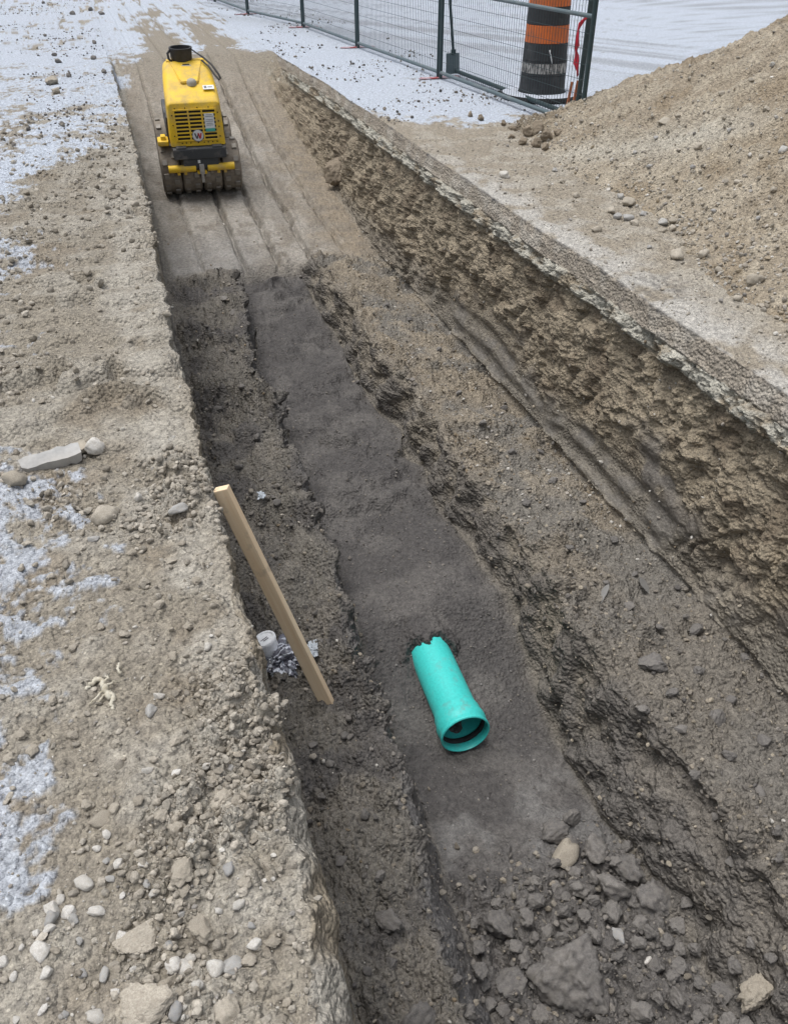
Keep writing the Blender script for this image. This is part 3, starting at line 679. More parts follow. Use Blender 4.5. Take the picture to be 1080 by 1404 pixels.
MCOPY = {}; PLACED = []
def rock(kind, mat, px, py, size, label, group=None, name=None, flat=.65, ratio=.8, rot=None, sink=.2, cat=None):
    loc, n, dep = hit(px, py); s = size * dep / F_PX / 2
    i = random.randrange(9); key = (kind, i, mat)
    if key not in MCOPY:
        me = rock_mesh(kind, i).copy(); me.name = kind; me.materials.clear(); me.materials.append(MATS[mat]); MCOPY[key] = me
    o = bpy.data.objects.new(name or ('soil_clod' if 'clod' in kind else 'stone'), MCOPY[key]); col.objects.link(o)
    h = s * flat; o.scale = (s, s * ratio, h)
    o.location = loc + n * (h * (1 - 2 * sink)); o.rotation_euler = (random.uniform(-.25, .25), random.uniform(-.25, .25), (random.uniform(0, 6.28) if rot is None else rot))
    tag(o, label, cat or ('soil clod' if 'clod' in kind else 'stone'), group); PLACED.append((o, px, py)); return o
G1 = 'pale stones strewn on the near bank'
L1 = 'small pale stone among the stones strewn on the near bank'
for px, py, s in ((118,1214,25),(147,1146,17),(136,1165,13),(148,1182,12),(162,1186,17),(153,1207,13),(212,1223,14),(201,1212,11),(76,1247,24),(96,1251,20),(101,1262,17),(68,1262,22),(67,1275,16),(51,1281,14),(59,1305,28),(64,1334,19),(143,1339,18),(113,1336,14),(164,1283,17),(232,1294,19),(237,1320,23),(257,1315,16),(254,1333,26),(269,1353,14),(314,1365,13),(262,1158,15),(197,1185,12),(351,1296,19),(131,1397,22),(83,1235,13),(168,1228,9),(247,1253,12),(217,958,16),(313,1053,16),(282,1050,13),(285,888,13),(205,1058,16),(244,1060,12),(129,741,16),(20,1340,12),(8,1320,14),(60,1385,14),(90,1392,12),(25,1398,12),(160,1360,12),(185,1330,12),(300,1250,14),(330,1240,16),(345,1270,13),(225,1165,12),(110,1290,12),(30,1300,10),(190,1400,14)):
    rock(random.choice(['stone', 'pebble', 'pebble']), random.choice(['pale_stone', 'pale_stone', 'grey_stone']), px, py, s * 1.08, L1, G1, ratio=random.uniform(.65, .95), flat=random.uniform(.5, .75))
rock('stone', 'pale_stone', 133, 1254, 30, 'oblong white stone lying flat among pale stones on near bank', ratio=.5, rot=-.3)
rock('pebble', 'grey_stone', 323, 1327, 33, 'flat blue-grey pointed stone beside pale stones on near bank', ratio=.75, rot=.6, flat=.5)
rock('pebble', 'pale_stone', 295, 1332, 27, 'round pale stone beside the blue-grey pointed stone', ratio=.95, flat=.8)
rock('pebble', 'grey_stone', 243, 1385, 23, 'smooth dark grey pebble wedged against a crusty soil slab', ratio=.85)
rock('pebble', 'grey_stone', 314, 1191, 20, 'round tan pebble near the crumbling trench edge', ratio=.9)
rock('pebble', 'grey_stone', 208, 977, 24, 'half-buried flat oval grey stone by the torn root', ratio=.7, sink=.35, rot=1.4)
rock('stone', 'pale_stone', 135, 614, 33, 'white snow-dusted stone beside the long grey slab', ratio=.75, flat=.75, rot=0.1)
rock('pebble', 'pale_stone', 191, 685, 13, 'small upright white pebble near trench edge', ratio=.8, flat=1.0)
rock('pebble', 'grey_stone', 245, 699, 29, 'smooth oval grey stone near the top of the leaning plank', ratio=.6, rot=.4, flat=.5)
rock('stone', 'tan_clod', 148, 709, 46, 'large angular tan rock on the bank below the white stone', ratio=.7, rot=.2)
rock('stone', 'tan_clod', 27, 662, 38, 'angular tan block beside the end of the grey slab', ratio=.75, rot=-.2)
G2 = 'crusty soil clods on the near bank'; L2 = 'lumpy tan soil clod on the crumbling near bank'
for px, py, s in ((280,1275,38),(250,1192,36),(308,1395,45),(233,1353,32),(248,1133,30),(219,1118,20),(238,903,18),(376,1290,20),(340,1320,22),(335,1210,18),(270,1110,20),(255,1220,18),(290,1075,22),(325,1100,18),(350,1150,16),(180,1160,18),(160,1110,18),(120,1105,18),(190,1100,16),(240,1020,16),(280,960,16),(300,930,16),(255,860,15),(220,830,16),(270,800,14),(235,770,14),(200,800,16),(180,760,14),(30,1010,18),(15,1040,20),(45,1030,16),(100,1010,16),(160,1020,16),(75,960,14),(170,870,14),(140,860,14),(100,890,14)):
    rock('clod', 'tan_clod', px, py, s * 1.05, L2, G2, ratio=random.uniform(.7, .95), flat=random.uniform(.5, .75))
rock('big_clod', 'tan_clod', 299, 1095, 42, 'pale crumbly soil clod perched near the trench edge', ratio=.85)
rock('big_clod', 'tan_clod', 200, 1286, 70, 'large flat crusty soil slab among white stones on near bank', ratio=.75, flat=.4, rot=.5, name='soil_slab', cat='soil clod')
rock('big_clod', 'tan_clod', 211, 1386, 84, 'large flat crusty soil slab cut off by the bottom photo edge', ratio=.8, flat=.45, rot=-.4, name='soil_slab', cat='soil clod')
rock('stone', 'tan_clod', 140, 1125, 42, 'thin flat soil flake lying on the near bank', ratio=.6, flat=.3, rot=.2, name='soil_slab', cat='soil clod')
# trench bottom
G3 = 'dark soil clods in the bottom of the near trench end'; L3 = 'dark damp soil clod heaped in the near end of the trench'
for px, py, s in ((755,1147,35),(827,1174,36),(856,1194,42),(808,1168,26),(782,1130,26),(863,1161,16),(827,1213,42),(885,1226,46),(801,1226,24),(788,1270,30),(691,1343,48),(691,1272,40),(753,1310,26),(911,1288,18),(568,1388,46),(989,1362,30),(675,1236,20),(924,1265,22),(760,1215,20),(740,1240,22),(720,1265,24),(770,1250,20),(840,1250,26),(870,1270,22),(820,1290,22),(900,1320,24),(940,1330,22),(930,1370,26),(880,1390,30),(740,1350,24),(720,1310,22),(660,1300,20),(730,1390,28),(960,1300,18),(1010,1330,22),(1000,1395,24),(650,1265,14),(700,1225,16),(790,1195,18),(850,1310,20),(640,1395,24),(900,1250,18),(775,1290,18),(950,1395,20),(1060,1310,18),(650,1330,22),(670,1380,24),(705,1300,20),(770,1320,20),(745,1275,18),(800,1250,20),(815,1235,18),(850,1220,20),(875,1195,18),(840,1180,18),(895,1280,20),(930,1300,20),(915,1345,22),(960,1350,18),(970,1385,20),(900,1365,18),(690,1390,20),(620,1340,16),(665,1350,18),(735,1290,16),(760,1190,18),(780,1155,18),(730,1205,16),(710,1245,18),(860,1240,16),(880,1300,18),(1030,1290,16),(1020,1400,20),(780,1230,16),(810,1200,18),(940,1235,16)):
    rock('clod', 'dark_clod', px, py, s * 1.12, L3, G3, ratio=random.uniform(.75, 1), flat=random.uniform(.7, .95), sink=.08)
rock('stone', 'tan_clod', 771, 1171, 48, 'pale angular stone on dark clods below the green pipe', ratio=.6, flat=.6, rot=.5)
rock('big_clod', 'dark_clod', 811, 1372, 118, 'huge dark soil boulder at the near end of the trench', ratio=.9, flat=1.15, sink=.22, rot=.3)
rock('stone', 'grey_stone', 853, 1282, 26, 'grey stone lying above the huge dark soil boulder', ratio=.7)
rock('pebble', 'pale_stone', 887, 1316, 15, 'small pale pebble beside the huge dark soil boulder', ratio=.7)
rock('big_clod', 'tan_clod', 1044, 1366, 60, 'tan crusted rock in the lower right trench corner', ratio=.75)
rock('clod', 'dark_clod', 532, 1263, 40, 'dark angular clod on the near left bench of the trench', ratio=.75)
rock('clod', 'dark_clod', 978, 985, 34, 'dark chunk of clay on the bench below the cut wall', ratio=.8)
rock('clod', 'dark_clod', 890, 910, 44, 'dark lump of wet clay in the middle of the right bench', ratio=.8, flat=.5)
G4 = 'clods and stones on the trench benches'; L4 = 'small earthy clod lying on a trench bench'
for px, py, s in ((950,863,26),(451,1048,14),(503,1265,14),(1067,1178,16),(470,1010,14),(440,1090,14),(430,1020,12),(500,1120,16),(470,1180,18),(520,1200,16),(540,1320,20),(500,1330,16),(400,900,12),(440,880,10),(350,740,10),(380,690,12),(330,640,12),(350,600,12),(300,560,12),(330,530,10),(290,460,12),(320,430,14),(310,410,12),(920,950,20),(960,920,18),(1000,960,20),(1020,900,18),(900,860,16),(860,830,14),(930,1000,18),(880,970,18),(1000,1040,20),(1050,1020,22),(1040,1090,18),(950,1060,16),(840,740,12),(800,690,12),(760,660,12),(720,690,12),(780,750,12),(700,620,11),(660,580,10),(630,540,10),(600,480,10),(560,440,10),(530,420,10),(740,620,10),(690,560,10),(830,800,12),(870,790,12),(1060,1140,16),(1000,1180,16),(980,1120,14)):
    rock(random.choice(['clod', 'stone']), 'dark_clod', px, py, s * 1.1, L4, G4, ratio=random.uniform(.65, .95), flat=random.uniform(.5, .8))
G5 = 'pebbles by the foot of the soil heap'; L5 = 'rounded dusty pebble at the foot of the soil heap'
for px, py, s in ((861,280,18),(837,291,13),(861,302,14),(845,300,11),(870,308,12),(908,307,14),(924,304,13),(923,315,11),(908,318,12),(963,352,16),(817,317,12),(880,296,12),(850,272,10),(900,330,9),(790,270,9),(770,250,8),(760,235,8),(890,340,8),(985,372,10),(1010,410,10),(1045,420,9),(950,320,9),(935,335,8)):
    rock('pebble', random.choice(['grey_stone', 'tan_clod', 'tan_clod']), px, py, s * 1.05, L5, G5, ratio=random.uniform(.7, .95), flat=random.uniform(.6, .85))
rock('pebble', 'tan_clod', 930, 354, 21, 'large round tan cobble at the foot of the soil heap', ratio=.9, flat=.8)
rock('pebble', 'tan_clod', 1034, 387, 24, 'largest pale cobble near the cut asphalt below the heap', ratio=.85, flat=.7)
rock('pebble', 'pale_stone', 690, 243, 15, 'lone cobble on bare asphalt beside the trench edge', ratio=.85, flat=.7)
G6 = 'stones on the slope of the soil heap'; L6 = 'dusty stone sitting on the slope of the soil heap'
for px, py, s in ((956,202,12),(1071,208,14),(1050,150,9),(990,130,9),(930,160,9),(1010,250,10),(1040,300,9),(960,260,8),(890,230,9),(870,210,8),(1000,180,8),(1060,260,10),(920,270,8),(1065,330,9),(980,290,8),(840,220,8),(900,190,8),(1030,110,8),(1060,90,8),(950,230,7),(1015,340,8)):
    rock(random.choice(['stone', 'pebble']), random.choice(['grey_stone', 'tan_clod']), px, py, s * 1.1, L6, G6, ratio=random.uniform(.7, .95), flat=random.uniform(.55, .8))
rock('stone', 'tan_clod', 910, 168, 24, 'flat dark-sided flake of soil on the heap slope', ratio=.6, flat=.35, rot=.5)
G7 = 'clods at the heap end by the fence'; L7 = 'brown clod at the end of the soil heap by the fence'
for px, py, s in ((706,178,18),(722,186,18),(738,180,20),(752,190,18),(716,198,14),(735,202,16),(765,184,14),(700,190,12),(748,205,14),(690,172,10),(660,165,12),(645,160,10)):
    rock('clod', 'brown_clod', px, py, s * .95, L7, G7, ratio=random.uniform(.7, 1), flat=random.uniform(.7, .95))
G8 = 'dark clods lying in the snow on the left'; L8 = 'dark clod lying in the snow left of the roller'
for px, py, s in ((80,86,11),(142,100,10),(128,82,10),(130,60,8),(100,20,9),(62,50,6),(125,15,9),(140,20,9),(75,77,8),(95,105,10),(40,178,9),(85,172,9),(45,165,7),(20,200,8),(110,150,7),(60,5,6)):
    rock('clod', 'dark_clod', px, py, s * .9, L8, G8, flat=.7)
rock('clod', 'tan_clod', 72, 116, 22, 'larger brown clod in the snow beside the bank', flat=.6)
rock('big_clod', 'tan_clod', 78, 128, 14, 'brown clod tucked under a larger one in the snow', flat=.7)
bo = rock('big_clod', 'brown_clod', 464, 238, 40, 'boulder with a pale top sticking out of the cut wall', flat=.95, ratio=.8, sink=.55, name='boulder', cat='boulder')
bo.scale.z *= 1.1
l, n_, d_ = hit(455, 214); 
# broken slab, flake
def slab(px, py, length, width, thick, rz, tilt, mat, name, label, cat, seed):
    loc, n, dep = hit(px, py); r = random.Random(seed); mb = MB(); nx = 9
    rings = []
    for i in range(nx + 1):
        t = i / nx; w_ = width * (.5 + .08 * r.random()) * (.62 if i in (0,) else 1) * (.8 if i == nx else 1); h = thick * (.45 + .12 * r.random())
        x = (t - .5) * length; j = lambda a: r.uniform(-a, a)
        rings.append([mb.bm.verts.new((x + j(.004), -w_ + j(.003), -h)), mb.bm.verts.new((x + j(.004), w_ + j(.003), -h)), mb.bm.verts.new((x + j(.004), w_ * .93 + j(.003), h + j(.002))), mb.bm.verts.new((x + j(.004), -w_ * .93 + j(.003), h + j(.002)))])
    for a, b in zip(rings, rings[1:]):
        for k in range(4): mb.bm.faces.new((a[k], a[(k + 1) % 4], b[(k + 1) % 4], b[k]))
    mb.bm.faces.new(rings[0][::-1]); mb.bm.faces.new(rings[-1])
    es = [e for e in mb.bm.edges if len(e.link_faces) == 2 and e.calc_face_angle() > .6]
    bmesh.ops.bevel(mb.bm, geom=es, offset=thick * .12, segments=2, affect='EDGES')
    o = mb.build(name, mat, angle=50); o.location = loc + Vector((0, 0, thick * .35)); o.rotation_euler = (tilt, R(-4), rz); tag(o, label, cat); return o
slab(72, 634, .205, .062, .036, R(8), R(14), 'grey_stone', 'stone_slab', 'long flat grey slab of stone lying on the bank', 'stone slab', 5)
slab(92, 622, .15, .05, .018, R(20), R(10), 'tan_clod', 'stone_slab', 'thin tan flake behind the long grey slab', 'stone slab', 6)

# ------------------------------------------------------------------ smooth wet clay smears on the bench, pale grey discs
def clay_smear(px, py, rx, ry, rz, label):
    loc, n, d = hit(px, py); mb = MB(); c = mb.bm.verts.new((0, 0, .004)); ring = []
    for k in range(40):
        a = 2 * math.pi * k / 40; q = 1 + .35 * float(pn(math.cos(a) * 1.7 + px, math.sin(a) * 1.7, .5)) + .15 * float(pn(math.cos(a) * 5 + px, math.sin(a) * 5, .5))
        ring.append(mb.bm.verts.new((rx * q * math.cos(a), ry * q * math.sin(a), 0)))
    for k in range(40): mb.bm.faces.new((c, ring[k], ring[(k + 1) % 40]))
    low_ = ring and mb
    o = mb.build('clay_smear', 'wet_clay', smooth=True); o.location = loc + n * .006; o.rotation_euler = (n.to_track_quat('Z', 'Y') @ Matrix.Rotation(rz, 3, 'Z').to_quaternion()).to_euler(); tag(o, label, kind='structure'); return o
clay_smear(884, 805, .035, .075, R(12), 'small smooth wet grey clay smear on the bench')
clay_smear(828, 815, .03, .05, R(30), 'smaller smooth wet grey clay smear on the bench')

# ------------------------------------------------------------------ sewer pipe
def sewer_pipe():
    ax0 = np.array([1.035, 2.15, -1.376]); ax1 = np.array([1.065, 2.95, -1.384])
    d = Vector(ax1 - ax0); L = d.length
    root = empty('sewer_pipe', tuple(ax0)); root.rotation_euler = d.to_track_quat('Z', 'Y').to_euler()
    r, th = .0905, .006; K = 1.12
    prof_out = [(.100, 0), (.1035, .003), (.1035, .012), (.100, .016), (.0995, .03), (.1035, .04), (.1045, .052), (.1035, .064), (.0985, .076), (.0985, .095), (.0975, .105), (r + .002, .122), (r, .132), (r, L)]
    prof_in = [(r - th, L), (r - th, .14), (.086, .125), (.0905, .10), (.0915, .076), (.0965, .06), (.0965, .045), (.0925, .03), (.0935, .008), (.097, 0)]
    MB().lathe([(q * K, h if h == L else h * K) for q, h in prof_out + prof_in], 64, closed=True).build('pipe_wall', 'pipe_green', root, angle=40)
    MB().lathe([(q * K, h * K) for q, h in ((.0965, .034), (.0875, .040), (.085, .050), (.0875, .058), (.0965, .066))], 64, closed=True).build('gasket', 'rubber', root, smooth=True)
    tag(root, 'turquoise plastic sewer pipe with flared bell end half buried in sand', 'pipe')
sewer_pipe()
# sand heaped over the buried end of the pipe
def sand_cover():
    xs = np.linspace(.82, 1.30, 160); ys = np.linspace(2.50, 2.98, 170); A, Bv = np.meshgrid(xs, ys)
    base = np.interp(Bv, [2.15, 2.35, 2.55, 2.70, 2.86, 3.2], [-1.50, -1.455, -1.39, -1.325, -1.258, -1.262])
    jag = .035 * fbm(A, 0 * A, 0 * A, 22, 3, 7.) - .034 * np.cos((A - 1.035) * 48)
    edge = sstep(2.98, 2.86, Bv)
    k = sstep(-.045, .03, Bv - 2.655 - jag + .02 * fbm(A, Bv, 0 * A, 45, 2, 5.))
    zt = -1.258 + .006 * fbm(A, Bv, 0 * A, 12, 2, 6.) - .85 * np.clip(np.abs(A - 1.052) - .065, 0, None)
    Zc = np.maximum(base - .06, base - .06 + (zt - base + .06) * k * edge) + edge * k * (.008 * fbm(A, Bv, 0 * A, 14, 3, 9.) + .005 * fbm(A, Bv, 0 * A, 50, 2, 9.))
    PC = np.stack([A, Bv, Zc], -1); CC = mix3(np.zeros(PC.shape) + sand, [.108, .101, .096], sstep(-.1, .4, fbm(A, Bv, Zc, 3.0, 3, 41.)))
    o = link('sand', grid_mesh('sand', PC, CC, np.full(A.shape, .76)), 'soil'); tag(o, 'dark bedding sand heaped over the far end of the pipe', kind='stuff')
sand_cover()

# ------------------------------------------------------------------ leaning plank
def plank():
    a = Vector((.150, 2.42, -.02)); bx_ = Vector((.435, 2.235, ground_z(.435, 2.235) - .015))
    d = a - bx_; L = d.length
    zq = d.normalized(); view = (Vector(CAM) - (a + bx_) / 2).normalized(); 
    e1 = (view - zq * view.dot(zq)).normalized(); e2 = zq.cross(e1)
    if e2.dot(Vector(RGT)) > 0: e2 = -e2
    side = (e1 * math.cos(R(28)) + e2 * math.sin(R(28))).normalized(); up = zq.cross(side)
    mb = MB(); mb.box((0, 0, L / 2), (.034, .054, L), bev=.003)
    o = mb.build('wood_plank', 'lumber'); 
    M = Matrix((side.to_4d(), up.to_4d(), zq.to_4d())).transposed().to_3x3() if False else Matrix(((side.x, up.x, zq.x), (side.y, up.y, zq.y), (side.z, up.z, zq.z)))
    o.matrix_world = Matrix.Translation(bx_) @ M.to_4x4()
    tag(o, 'pale lumber plank leaning from trench bottom up against the bank edge', 'plank')
plank()
# tub and plastic
def tub():
    x, y = .285, 2.61
    z = ground_z(x, y) - .008
    root = empty('white_tub', (x, y, z), (R(-14), R(-12), R(20)))
    MB().lathe([(0.0, 0), (.040, 0), (.0425, .004), (.048, .118), (.050, .12), (.050, .126), (.046, .126), (.0455, .12), (.039, .008), (0, .008)], 40).build('tub_body', 'white_plastic', root, angle=40)
    MB().lathe([(.0, .131), (.040, .131), (.044, .136), (.0515, .136), (.0535, .132), (.0525, .120), (.051, .119), (.0505, .128), (0, .128)], 40).build('lid', 'white_plastic', root, angle=40)
    m = MB(); m.box((0, 0, .1335), (.034, .003, .002)); m.box((.004, -.012, .1335), (.026, .003, .002)); m.build('lid_print', 'print_grey', root)
    m = MB(); m.poly([(-.012, -.0497, .055), (.010, -.0497, .055), (-.002, -.0497, .078)], (0, .004, 0)); m.build('warning_print', 'print_grey', root)
    m = MB(); m.box((0, -.0475, .042), (.03, .004, .003)); m.build('print_line', 'print_grey', root)
    tag(root, 'small white plastic tub with lid standing behind the plank', 'tub')
tub()
def crumple(name, mat, px, py, size, label, cat, seed, flat=.45, sub=4, amp=.5):
    loc, n, dep = hit(px, py); bm = bmesh.new(); bmesh.ops.create_icosphere(bm, subdivisions=sub + 1, radius=1); 
    vv = np.array([q.co[:] for q in bm.verts]); 
    f = 1 + amp * billow(vv[:, 0], vv[:, 1], vv[:, 2], 1.3, 4, seed, .55) + .25 * fbm(vv[:, 0], vv[:, 1], vv[:, 2], .9, 2, seed)
    vv = vv * f[:, None] * [1, .8, flat] * size
    for q, c in zip(bm.verts, vv): q.co = c
    me = bpy.data.meshes.new(name); bm.to_mesh(me); bm.free(); o = link(name, me, mat); o.location = loc + Vector((0, 0, size * flat * .4)); o.rotation_euler = (0, 0, seed)
    me.polygons.foreach_set('use_smooth', np.ones(len(me.polygons), bool)); me.set_sharp_from_angle(angle=R(35))
    tag(o, label, cat); return o
crumple('plastic_bag', 'printed_plastic', 386, 906, .092, 'crumpled dark printed plastic bag beside the white tub', 'plastic bag', 2.0)
crumple('plastic_bag', 'clear_film', 430, 890, .045, 'scrap of clear plastic film on the far side of the plank', 'plastic film', 4.0, .35)
crumple('plastic_scrap', 'clear_film', 357, 679, .028, 'shiny clear plastic scrap lying on the dark left bench', 'plastic film', 5.0, .3)
# torn pale root / rag on the bank
def torn_root():
    loc, n, dep = hit(147, 948); root = empty('torn_root', loc)
    def strand(pts, r):
        P_ = [Vector(p) for p in pts]; m = MB(); q = []
        for i in range(len(P_) - 1):
            for k in range(5): q.append(P_[i].lerp(P_[i + 1], k / 5) + Vector((random.uniform(-1, 1), random.uniform(-1, 1), random.uniform(-.5, .8))) * .0035)
        q.append(P_[-1]); rr = [r * (1 - .6 * i / len(q)) * random.uniform(.75, 1.25) for i in range(len(q))]
        o = m.tube(q, rr, 8).build('strand', 'pale_rag', root, smooth=True); return o
    strand([(.006, -.03, .006), (-.002, .0, .016), (-.010, .02, .02), (-.026, .044, .014)], .010)
    strand([(-.02, .036, .016), (-.038, .026, .012), (-.05, .018, .004)], .007)
    strand([(0, -.005, .014), (-.02, -.018, .012), (-.045, -.034, .003)], .0045)
    strand([(.004, -.006, .012), (-.004, -.02, .012), (-.022, -.034, .006), (-.03, -.046, .002)], .004)
    strand([(.005, -.012, .010), (.016, -.03, .008), (.010, -.055, .006), (.016, -.07, .002)], .009)
    strand([(.0, .0, .016), (.020, .012, .018), (.034, .014, .006)], .004)
    strand([(.036, .05, .002), (.032, .064, .010), (.034, .08, .012)], .005)
    strand([(-.004, .01, .016), (.006, .024, .022), (.002, .04, .018)], .004)
    tag(root, 'torn pale root with splayed strands lying on the bank', 'root')
torn_root()

# ------------------------------------------------------------------ trench roller
def roller():
    v0 = 9.42; z0 = float(z_ramp(np.array([v0]))[0])
    root = empty('trench_roller', (.875, v0, z0 + .005), (math.atan(.125), 0, R(-2.5)))
    RAD, CZ = .25, .262
    def drum(x0, x1, yc, phase):
        m = MB(); m.lathe([(.06, x0), (RAD - .02, x0), (RAD, x0 + .012), (RAD, x1 - .012), (RAD - .02, x1), (.06, x1)], 48, axis='X', centre=(0, yc, CZ))
        d = m.build('drum', 'muddy_steel', root, angle=35)
        m = MB(); nx = 2 if x1 - x0 > .15 else 1
        for i in range(12):
            for j in range(nx):
                a = 2 * math.pi * (i + .5 * ((j + phase) % 2)) / 12
                xc = x0 + (x1 - x0) * (j + .5) / nx
                rot = Matrix.Rotation(a, 3, 'X'); m.box(Vector((xc, yc, CZ)) + rot @ Vector((0, 0, RAD + .004)), (.05, .055, .022), rot, .005)
        q = m.build('pads', 'pad_steel', d); q['kind'] = 'stuff'; return d
    for yc in (0, .72):
        for i, (a, b) in enumerate(((-.41, -.215), (-.205, -.008), (.008, .205), (.215, .41))): drum(a, b, yc, i)
        MB().tube([(-.4, yc, CZ), (.4, yc, CZ)], .07, 16).build('axle', 'charcoal_metal', root, angle=40)
    # frame between drums
    m = MB(); m.box((0, .36, .40), (.36, 1.0, .22), bev=.02); m.build('chassis', 'charcoal_metal', root)
    # hood: cross sections along y, each a rounded box, front face raked back
    st = [(-.235, .935, .245, .02), (-.228, .945, .256, .035), (-.20, .962, .262, .05), (-.12, .99, .265, .06), (.05, 1.035, .265, .07), (.25, 1.085, .26, .08), (.45, 1.135, .252, .085), (.62, 1.165, .243, .085), (.74, 1.175, .236, .08), (.80, 1.165, .233, .07)]
    st = [(y if y < -.1 else -.12 + (y + .12) * .62, z, w_, r_) for y, z, w_, r_ in st]
    zb = .545; bm = bmesh.new(); rings = []
    for y, zt, hw, rc in st:
        ring = []
        corners = [(hw, zb), (hw, zt), (-hw, zt), (-hw, zb)]
        pts = [(hw + .012, zb)]
        for k in range(7):
            a = k / 6 * math.pi / 2; pts.append((hw - rc + rc * math.cos(a), zt - rc + rc * math.sin(a)))
        for k in range(7):
            a = math.pi / 2 + k / 6 * math.pi / 2; pts.append((-hw + rc + rc * math.cos(a), zt - rc + rc * math.sin(a)))
        pts.append((-hw - .012, zb))
        for x, z in pts:
            ysh = .10 * (z - zb) * max(0, 1 - (y + .235) / .5)
            ring.append(bm.verts.new((x, y + ysh, z)))
        rings.append(ring)
    n = len(rings[0])
    for A_, B_ in zip(rings, rings[1:]):
        for k in range(n): bm.faces.new((A_[k], A_[(k + 1) % n], B_[(k + 1) % n], B_[k]))
    bm.faces.new(rings[0]); bm.faces.new(rings[-1][::-1])
    m = MB(); m.bm.free(); m.bm = bm; hood = m.build('hood', 'yellow_paint', root, angle=32)
    def fp(u, h, off=0.0):                 # point on the raked front face: u across, h above hood bottom
        nrm = Vector((0, -1, .10)).normalized(); return Vector((u, -.235 + .10 * h, zb + h)) + nrm * off
    tilt = Matrix.Rotation(-math.atan(.10), 3, 'X')
    # grille
    gx0, gx1, gh0, gh1 = -.205, .205, .055, .335
    MB().box(fp(0, (gh0 + gh1) / 2, .0015), (gx1 - gx0, .004, gh1 - gh0), tilt).build('grille_shade_plate', 'slot_dark', hood)  # dark plate on the face, painting the shade of a recess behind the louvres
    for i in range(9):
        h = gh0 + (gh1 - gh0) * i / 8
        MB().box(fp(0, h, .007), (gx1 - gx0 + .016, .014, .0135), tilt, .002).build('louvre', 'yellow_paint', hood)
    for u in (gx0, gx0 + .138, gx1 - .138, gx1):
        MB().box(fp(u, (gh0 + gh1) / 2, .0078), (.016, .0145, gh1 - gh0 + .013), tilt, .002).build('grille_bar', 'yellow_paint', hood)
    for u, h in [(x, .03) for x in (-.16, -.12, -.075, 0, .06, .10, .145, .19)] + [(x, .352) for x in (-.19, -.09, .03, .14)] + [(-.226, y) for y in (.1, .2, .29)] + [(.226, y) for y in (.08, .17, .22, .30)]:
        MB().lathe([(.0, .004), (.006, .004), (.006, -.002)], 10, axis='Y', centre=fp(u, h)).build('bolt', 'slot_dark', hood)
    # round emblem with its letter strokes
    c = fp(.004, gh0 + .042, .017)
    em = MB().lathe([(0, .004), (.050, .004), (.053, .002), (.053, -.008)], 36, axis='Y', centre=c).build('emblem', 'label_white', hood)
    MB().lathe([(.0535, .003), (.058, .003), (.058, -.008), (.0535, -.008)], 36, axis='Y', centre=c, closed=True).build('emblem_ring', 'print_grey', em)
    def stroke(pts, mat): MB().poly([(c.x + x, c.y - .0068, c.z + z) for x, z in pts], (0, .0022, 0)).build('letter_stroke', mat, em)
    stroke([(-.038, .026), (-.022, .026), (-.008, -.028), (-.018, -.028)], 'logo_grey')
    stroke([(-.016, -.028), (-.006, -.028), (.006, .010), (-.002, .022)], 'logo_grey')
    stroke([(-.004, .026), (.012, .026), (.024, -.028), (.012, -.028)], 'logo_red')
    stroke([(.014, -.028), (.025, -.028), (.040, .026), (.026, .026)], 'logo_red')
    # inspection label
    lb = MB().box(fp(.135, .215, .0175), (.095, .003, .165), tilt).build('inspection_label', 'label_white', hood)
    MB().box(fp(.135, .145, .0195), (.095, .003, .03), tilt).build('label_strip', 'label_green', lb)
    for hq, wq in ((.285, .06), (.27, .08), (.24, .07), (.225, .075), (.205, .06), (.19, .07)): MB().box(fp(.135, hq, .0195), (wq, .002, .004), tilt).build('label_line', 'print_grey', lb)
    # top fittings
    def tz(y): return np.interp(y, [s[0] for s in st], [s[1] for s in st])
    MB().lathe([(.0, .030), (.02, .028), (.04, .018), (.05, .002), (.052, -.03)], 28, centre=(.02, .05, tz(.05) + .004)).build('filler_cap', 'grey_cap', hood, smooth=True)
    MB().box((.175, -.03, tz(-.03) + .001), (.11, .07, .004), Matrix.Rotation(math.atan(.26), 3, 'X')).build('sticker', 'label_white', hood)
    MB().box((.145, -.03, tz(-.03) + .0035), (.025, .035, .003), Matrix.Rotation(math.atan(.26), 3, 'X')).build('sticker_print', 'print_grey', hood)
    MB().box((.19, -.03, tz(-.03) + .0035), (.045, .012, .003), Matrix.Rotation(math.atan(.26), 3, 'X')).build('sticker_print', 'print_grey', hood)
    MB().box((0, .29, tz(.29) + .002), (.10, .05, .012), Matrix.Rotation(math.atan(.22), 3, 'X'), .005).build('latch', 'grey_cap', hood)
    MB().box((0, .29, tz(.29) + .006), (.07, .02, .010), Matrix.Rotation(math.atan(.22), 3, 'X'), .003).build('latch_slot_shade', 'slot_dark', hood)  # raised dark block, painting the shade of the handle recess
    pl = [(-.17, .36), (.17, .36), (.085, .04), (-.085, .04)]
    m = MB(); m.poly([(x, y, float(tz(y)) - .012) for x, y in pl], (0, -.008, .026)); bmesh.ops.bevel(m.bm, geom=list(m.bm.edges), offset=.008, segments=3, affect='EDGES'); m.build('hood_panel', 'yellow_paint', hood, angle=40)
    MB().box((0, .395, tz(.395) - .004), (.38, .05, .03), Matrix.Rotation(.1, 3, 'X'), .012).build('hood_hinge', 'yellow_paint', hood)
    MB().box((0, .45, .86), (.44, .14, .50), None, .05).build('rear_cowl', 'yellow_paint', root)
